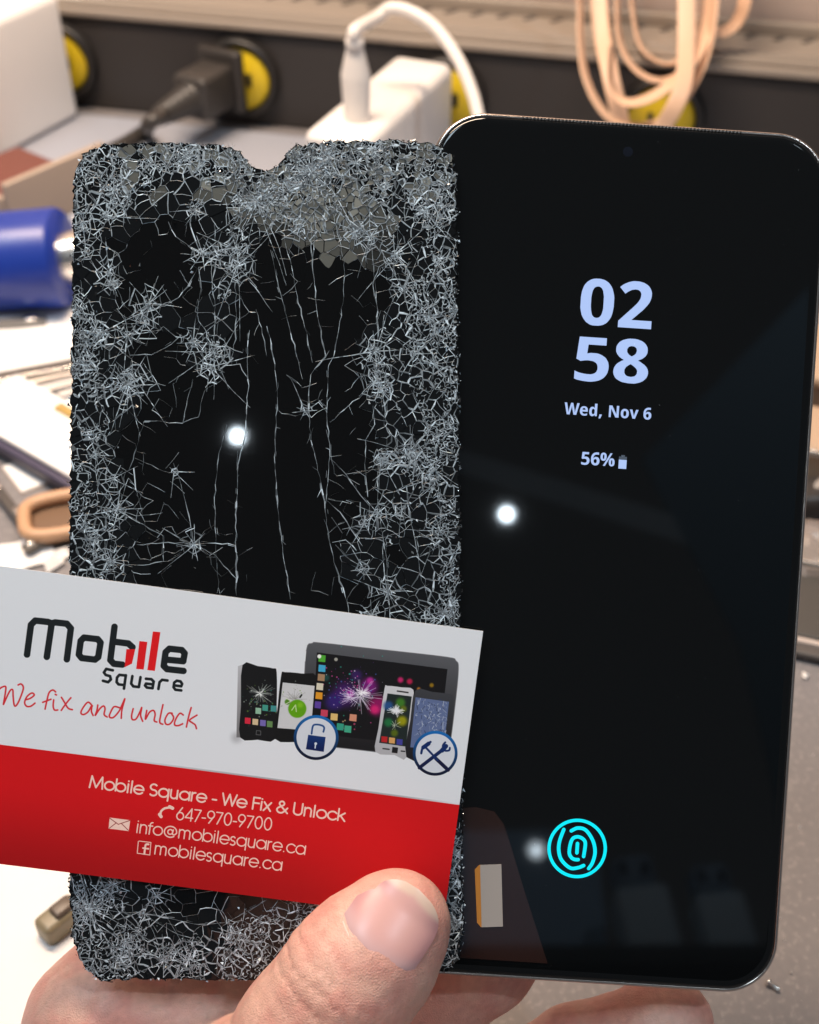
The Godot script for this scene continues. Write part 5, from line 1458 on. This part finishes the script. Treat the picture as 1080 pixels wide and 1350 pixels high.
var thumb_ip: Vector3
var thumb_dir: Vector3
func flesh(p: Vector3) -> float:
	var f := [1e6, 1e6, 1e6, 1e6, 1e6, 1e6]
	for b in bones:
		var q: Vector3 = p - b[0]
		var h: float = clampf(q.dot(b[5]) / b[6], 0, 1)
		var d: float = (q - b[5] * h).length() - lerpf(b[2], b[3], h)
		var g: int = b[4]
		f[g] = smin(f[g], d, 5.0 if g in [0, 5] else 2.5)
	var body := smin(f[0], f[5], 7.0)
	var d := body
	for k in range(1, 5): d = minf(d, smin(f[k], f[5], 6.0))
	d = smin(d, body, 1.5)
	if d < 3.0:
		# creases across the thumb's joint and soft unevenness of the skin
		var s := (p - thumb_ip).dot(thumb_dir)
		var side := (p - thumb_ip).cross(thumb_dir).z
		var lump := noise.get_noise_3d(p.x * 0.09, p.y * 0.09, p.z * 0.09)
		if absf(s) < 14.0 and p.z > thumb_ip.z - 6.0:
			var bow := s + 0.018 * side * side * 0.2 + 1.6 * noise.get_noise_3d(p.x * 0.16, p.y * 0.16, 3.0)
			d += 0.26 * exp(-pow(s / 7.5, 2)) * pow(0.5 + 0.5 * cos(bow * TAU / 3.4), 5)
		for c in creases:
			var q: Vector3 = p - c[0]
			var h: float = clampf(q.dot(c[2]) / c[3], 0, 1)
			var e: Vector3 = q - c[2] * h
			var r2: float = e.x * e.x + e.y * e.y
			d += c[1] * exp(-r2 / c[4])
		d += 0.35 * lump
	return d
var creases := []     # [from, depth, along, length squared, width]
func crease(a: Vector3, b: Vector3, deep: float, wide: float): creases.append([a, deep, b - a, (b - a).length_squared(), wide])

func surface_net(lo: Vector3, hi: Vector3, cell: float, tint: Callable) -> ArrayMesh:
	var n := Vector3i(((hi - lo) / cell).ceil())
	n = Vector3i((n.x / 4 + 1) * 4, (n.y / 4 + 1) * 4, (n.z / 4 + 1) * 4)
	var sx := n.x + 1; var sy := n.y + 1; var sz := n.z + 1
	var val := PackedFloat32Array()
	val.resize(sx * sy * sz)
	val.fill(99.0)
	var near := []
	for bz in n.z / 4:
		for by in n.y / 4:
			for bx in n.x / 4:
				var d := flesh(lo + Vector3(bx * 4 + 2, by * 4 + 2, bz * 4 + 2) * cell)
				if absf(d) < cell * 5.2: near.append(Vector3i(bx, by, bz))
				elif d < 0:
					for z in 5:
						for y in 5:
							for x in 5:
								var k := (bx * 4 + x) + sx * ((by * 4 + y) + sy * (bz * 4 + z))
								if val[k] > 98: val[k] = -50.0
	for b in near:
		for z in 5:
			for y in 5:
				for x in 5:
					var k: int = (b.x * 4 + x) + sx * ((b.y * 4 + y) + sy * (b.z * 4 + z))
					if absf(val[k]) > 40.0: val[k] = flesh(lo + Vector3(b.x * 4 + x, b.y * 4 + y, b.z * 4 + z) * cell)
	var id := {}
	var v := PackedVector3Array()
	var step := [1, sx, sx * sy]
	var corner := []
	for c in 8: corner.append((c & 1) + sx * ((c >> 1) & 1) + sx * sy * (c >> 2))
	for b in near:
		for z in 4:
			for y in 4:
				for x in 4:
					var X: int = b.x * 4 + x; var Y: int = b.y * 4 + y; var Z: int = b.z * 4 + z
					var k := X + sx * (Y + sy * Z)
					var inside := 0
					for c in 8:
						if val[k + corner[c]] < 0: inside += 1
					if inside == 0 or inside == 8: continue
					var sum := Vector3.ZERO
					var cnt := 0
					for c in 8:
						for ax in 3:
							if c & (1 << ax): continue
							var va := val[k + corner[c]]; var vb := val[k + corner[c | (1 << ax)]]
							if (va < 0) == (vb < 0): continue
							var p := Vector3(c & 1, (c >> 1) & 1, c >> 2)
							p[ax] += va / (va - vb)
							sum += p
							cnt += 1
					id[k] = v.size()
					v.append(lo + (Vector3(X, Y, Z) + sum / cnt) * cell)
	var ix := PackedInt32Array()
	for k in id:
		var X: int = k % sx; var Y: int = (k / sx) % sy; var Z: int = k / (sx * sy)
		for ax in 3:
			var u := (ax + 1) % 3; var w := (ax + 2) % 3
			var pos := [X, Y, Z]
			if pos[u] == 0 or pos[w] == 0: continue
			var va := val[k]; var vb := val[k + step[ax]]
			if (va < 0) == (vb < 0): continue
			var a: int = k - step[u]; var b: int = k - step[u] - step[w]; var c: int = k - step[w]
			if not (id.has(a) and id.has(b) and id.has(c)): continue
			if va < 0: ix.append_array([id[k], id[c], id[b], id[k], id[b], id[a]])
			else: ix.append_array([id[k], id[b], id[c], id[k], id[a], id[b]])
	var nor := PackedVector3Array()
	var col := PackedColorArray()
	for p in v:
		var e := cell * 0.6
		nor.append(Vector3(flesh(p + Vector3(e, 0, 0)) - flesh(p - Vector3(e, 0, 0)), flesh(p + Vector3(0, e, 0)) - flesh(p - Vector3(0, e, 0)), flesh(p + Vector3(0, 0, e)) - flesh(p - Vector3(0, 0, e))).normalized())
		col.append(tint.call(p))
	for i in v.size(): v[i] *= MM
	var arr := []
	arr.resize(Mesh.ARRAY_MAX)
	arr[Mesh.ARRAY_VERTEX] = v; arr[Mesh.ARRAY_NORMAL] = nor; arr[Mesh.ARRAY_COLOR] = col; arr[Mesh.ARRAY_INDEX] = ix
	var me := ArrayMesh.new()
	me.add_surface_from_arrays(Mesh.PRIMITIVE_TRIANGLES, arr)
	return me

func hand():
	var t := thing("hand", "left hand holding both phones from behind, thumb pressing the business card", "hand", held)
	# thumb over the card
	chain(0, [[525, 1217, 9.3, 9.0], [497, 1250, 10.2, 10.3], [462, 1290, 10.6, 11.4], [412, 1352, 7.5, 11.6], [330, 1450, -2.0, 13.5], [270, 1540, -12.0, 16.0]])
	thumb_ip = in_hand(452, 1302, 10.5)
	thumb_dir = (in_hand(525, 1217, 9.3) - in_hand(430, 1328, 9.5)).normalized()
	# palm behind the display, its heel at the lower left, then the wrist and forearm
	chain(5, [[128, 1352, -18, 14.5], [210, 1420, -22, 15.5], [330, 1500, -26, 15.0], [450, 1560, -28, 13.0]])
	chain(5, [[210, 1420, -20, 15], [270, 1560, -14, 19.0], [300, 1700, 8, 21.0], [310, 1820, 40, 22.0], [300, 1900, 90, 25.0]])
	chain(5, [[420, 1540, -26, 14], [390, 1660, -6, 18.0], [350, 1800, 34, 20.0]])
	chain(5, [[150, 1330, -15.5, 11.5], [250, 1345, -15.5, 10.5], [345, 1352, -15, 10.0]])
	# index finger up behind the display, the others under the phone
	chain(1, [[150, 1345, -19, 12.5], [190, 1240, -22, 10.5], [280, 1120, -21, 9.5], [360, 1040, -17, 8.2]])
	chain(2, [[330, 1440, -25, 12], [520, 1362, -25, 10.4], [640, 1268, -21, 9.6], [716, 1190, -19.5, 8.2]])
	chain(3, [[420, 1520, -27, 11.5], [610, 1470, -30, 10.2], [760, 1388, -24, 9.4], [868, 1350, -18, 8.6], [886, 1346, -17.5, 8.3]])
	chain(4, [[450, 1570, -28, 10], [600, 1560, -31, 8.8], [720, 1510, -29, 8.0], [800, 1470, -24, 7.2]])
	crease(in_hand(135, 1308, 0), in_hand(210, 1330, 0), 0.7, 1.6)
	crease(in_hand(150, 1300, 0), in_hand(260, 1352, 0), 0.5, 2.2)
	crease(in_hand(130, 1318, 0), in_hand(118, 1348, 0), 0.4, 2.0)
	crease(in_hand(250, 1312, 0), in_hand(330, 1342, 0), 0.5, 2.0)
	var q := FastNoiseLite.new()
	q.seed = 8; q.frequency = 0.11; q.fractal_octaves = 3
	var tip := in_hand(540, 1190, 12)
	var tint := func(p: Vector3) -> Color:
		var b := q.get_noise_3d(p.x, p.y, p.z)
		var c := Color(0.68, 0.405, 0.32).lerp(Color(0.65, 0.325, 0.262), clampf(0.4 + 1.7 * b, 0, 1))
		var pink := exp(-p.distance_squared_to(tip) / 90.0) * 0.5
		if p.z < -12.0: pink = 0.35
		c = c.lerp(Color(0.60, 0.25, 0.20), pink)
		var f := q.get_noise_3d(p.x * 6.0, p.y * 6.0, p.z * 6.0)
		return c * (1.0 + 0.16 * f)
	var skin := mat(Color(1, 1, 1), 0.46, 0.0, 0.5)
	skin.vertex_color_use_as_albedo = true
	skin.subsurf_scatter_enabled = true; skin.subsurf_scatter_strength = 0.10
	relief(skin, grain(0.06, [[0, Color.BLACK], [0.5, Color(0.55, 0.55, 0.55)], [1, Color.WHITE]], FastNoiseLite.TYPE_CELLULAR, 3, 1024), 0.017, 46.0)
	var lo := in_hand(0, 1960, 90) - Vector3(60, 30, 0); 
	lo = Vector3(-100, -166, -46); var hi := Vector3(62, -38, 118)
	put(surface_net(lo, hi, 0.95, tint), "skin", skin, t)
	# thumbnail: a curved plate laid on the flesh, pale at its free edge
	var axis := Vector2(0.62, 0.785)                             # up the thumb, in the picture plane
	var across := Vector2(axis.y, -axis.x)
	var root := in_hand(494, 1243, 15); var root2 := Vector2(root.x, root.y)
	var m := M.new(MM, true)
	var rows := []
	var NU := 26; var NV := 30
	var long := 8.0
	while long < 13.4 and flesh(Vector3(root2.x + axis.x * long, root2.y + axis.y * long, 12.5)) < -0.2: long += 0.1
	long += 0.3
	var spine := []                                              # height of the flesh under the middle of the nail
	for i in NV + 1:
		var c2 := root2 + axis * long * i / NV + across * 1.5
		var z := 26.0
		if float(i) / NV < 0.72:
			for k in 40:
				var d := flesh(Vector3(c2.x, c2.y, z))
				if d < 0.02: break
				z -= d * 0.8
			spine.append(z)
		else: spine.append(spine[-1] - 0.10 - 0.012 * (i - 0.72 * NV))
	for pass_ in 6:
		for i in range(1, NV): spine[i] = (spine[i - 1] + spine[i] * 2 + spine[i + 1]) / 4
	var hold := [7.6, 7.6]
	for i in NV + 1:
		var s := float(i) / NV
		var half := 7.6 * pow(1.0 - pow(maxf(0.0, (s - 0.50) / 0.50), 2.6), 0.5) if s > 0.50 else 7.6
		if s < 0.62:                                            # as wide as the flesh carries it
			for g in 2:
				var cc := root2 + axis * long * s
				var k := 0.0
				while k < 7.6 and flesh(Vector3(cc.x, cc.y, 12.5) + Vector3(across.x, across.y, 0) * (k if g else -k)) < -0.4: k += 0.1
				hold[g] = k - (0.4 if g else 0.0)
		var row := []
		for j in NU + 1:
			var u := 2.0 * j / NU - 1.0
			var x: float = u * half / 7.6 * hold[1 if u > 0 else 0]
			var along := lerpf(-1.0 + 1.6 * u * u, long, s)
			var c2 := root2 + axis * along + across * x
			row.append([Vector3(c2.x, c2.y, spine[i] - (11.0 - sqrt(maxf(1.0, 121.0 - (x - 1.5) * (x - 1.5))))), u, s])
		rows.append(row)
	for i in NV + 1:
		for j in NU + 1:
			var e := maxf(absf(rows[i][j][1]), 0.0)
			var lift: float = 0.40 - 0.5 * pow(e, 6.0) * (1.0 - rows[i][j][2]) - 0.75 * pow(1.0 - rows[i][j][2], 12.0)
			rows[i][j][0].z += lift
	var body := Color(0.63, 0.36, 0.335); var free := Color(0.68, 0.50, 0.40); var moon := Color(0.58, 0.38, 0.38)
	for i in NV:
		for j in NU:
			for e in [[i, j], [i + 1, j], [i + 1, j + 1], [i, j], [i + 1, j + 1], [i, j + 1]]:
				var c: Array = rows[e[0]][e[1]]
				var col := body.lerp(Color(0.48, 0.22, 0.23), 0.75 * pow(absf(c[1]), 3.0)).lerp(moon, 1.0 - smoothstep(0.05, 0.35, c[2]))  # sides darkened: shade along the nail folds, put into the colour
				col = col.lerp(free, smoothstep(0.80, 0.90, c[2] + 0.10 * absf(c[1]) - 0.05))
				m.col(col)
				m.st.add_vertex(c[0] * MM)
	var nail := mat(Color(1, 1, 1), 0.34, 0.0, 0.45)
	nail.vertex_color_use_as_albedo = true
	put(m.done(), "thumbnail", nail, t)
	var fold := []
	for j in range(1, NU): fold.append(rows[0][j][0] + Vector3(0, 0, 0.12) - Vector3(axis.x, axis.y, 0) * 0.1)
	m = M.new(MM, true)
	m.tube(curve(fold, 3), 0.26, 8)
	put(m.done(), "cuticle", mat(Color(0.72, 0.50, 0.43), 0.5), t)
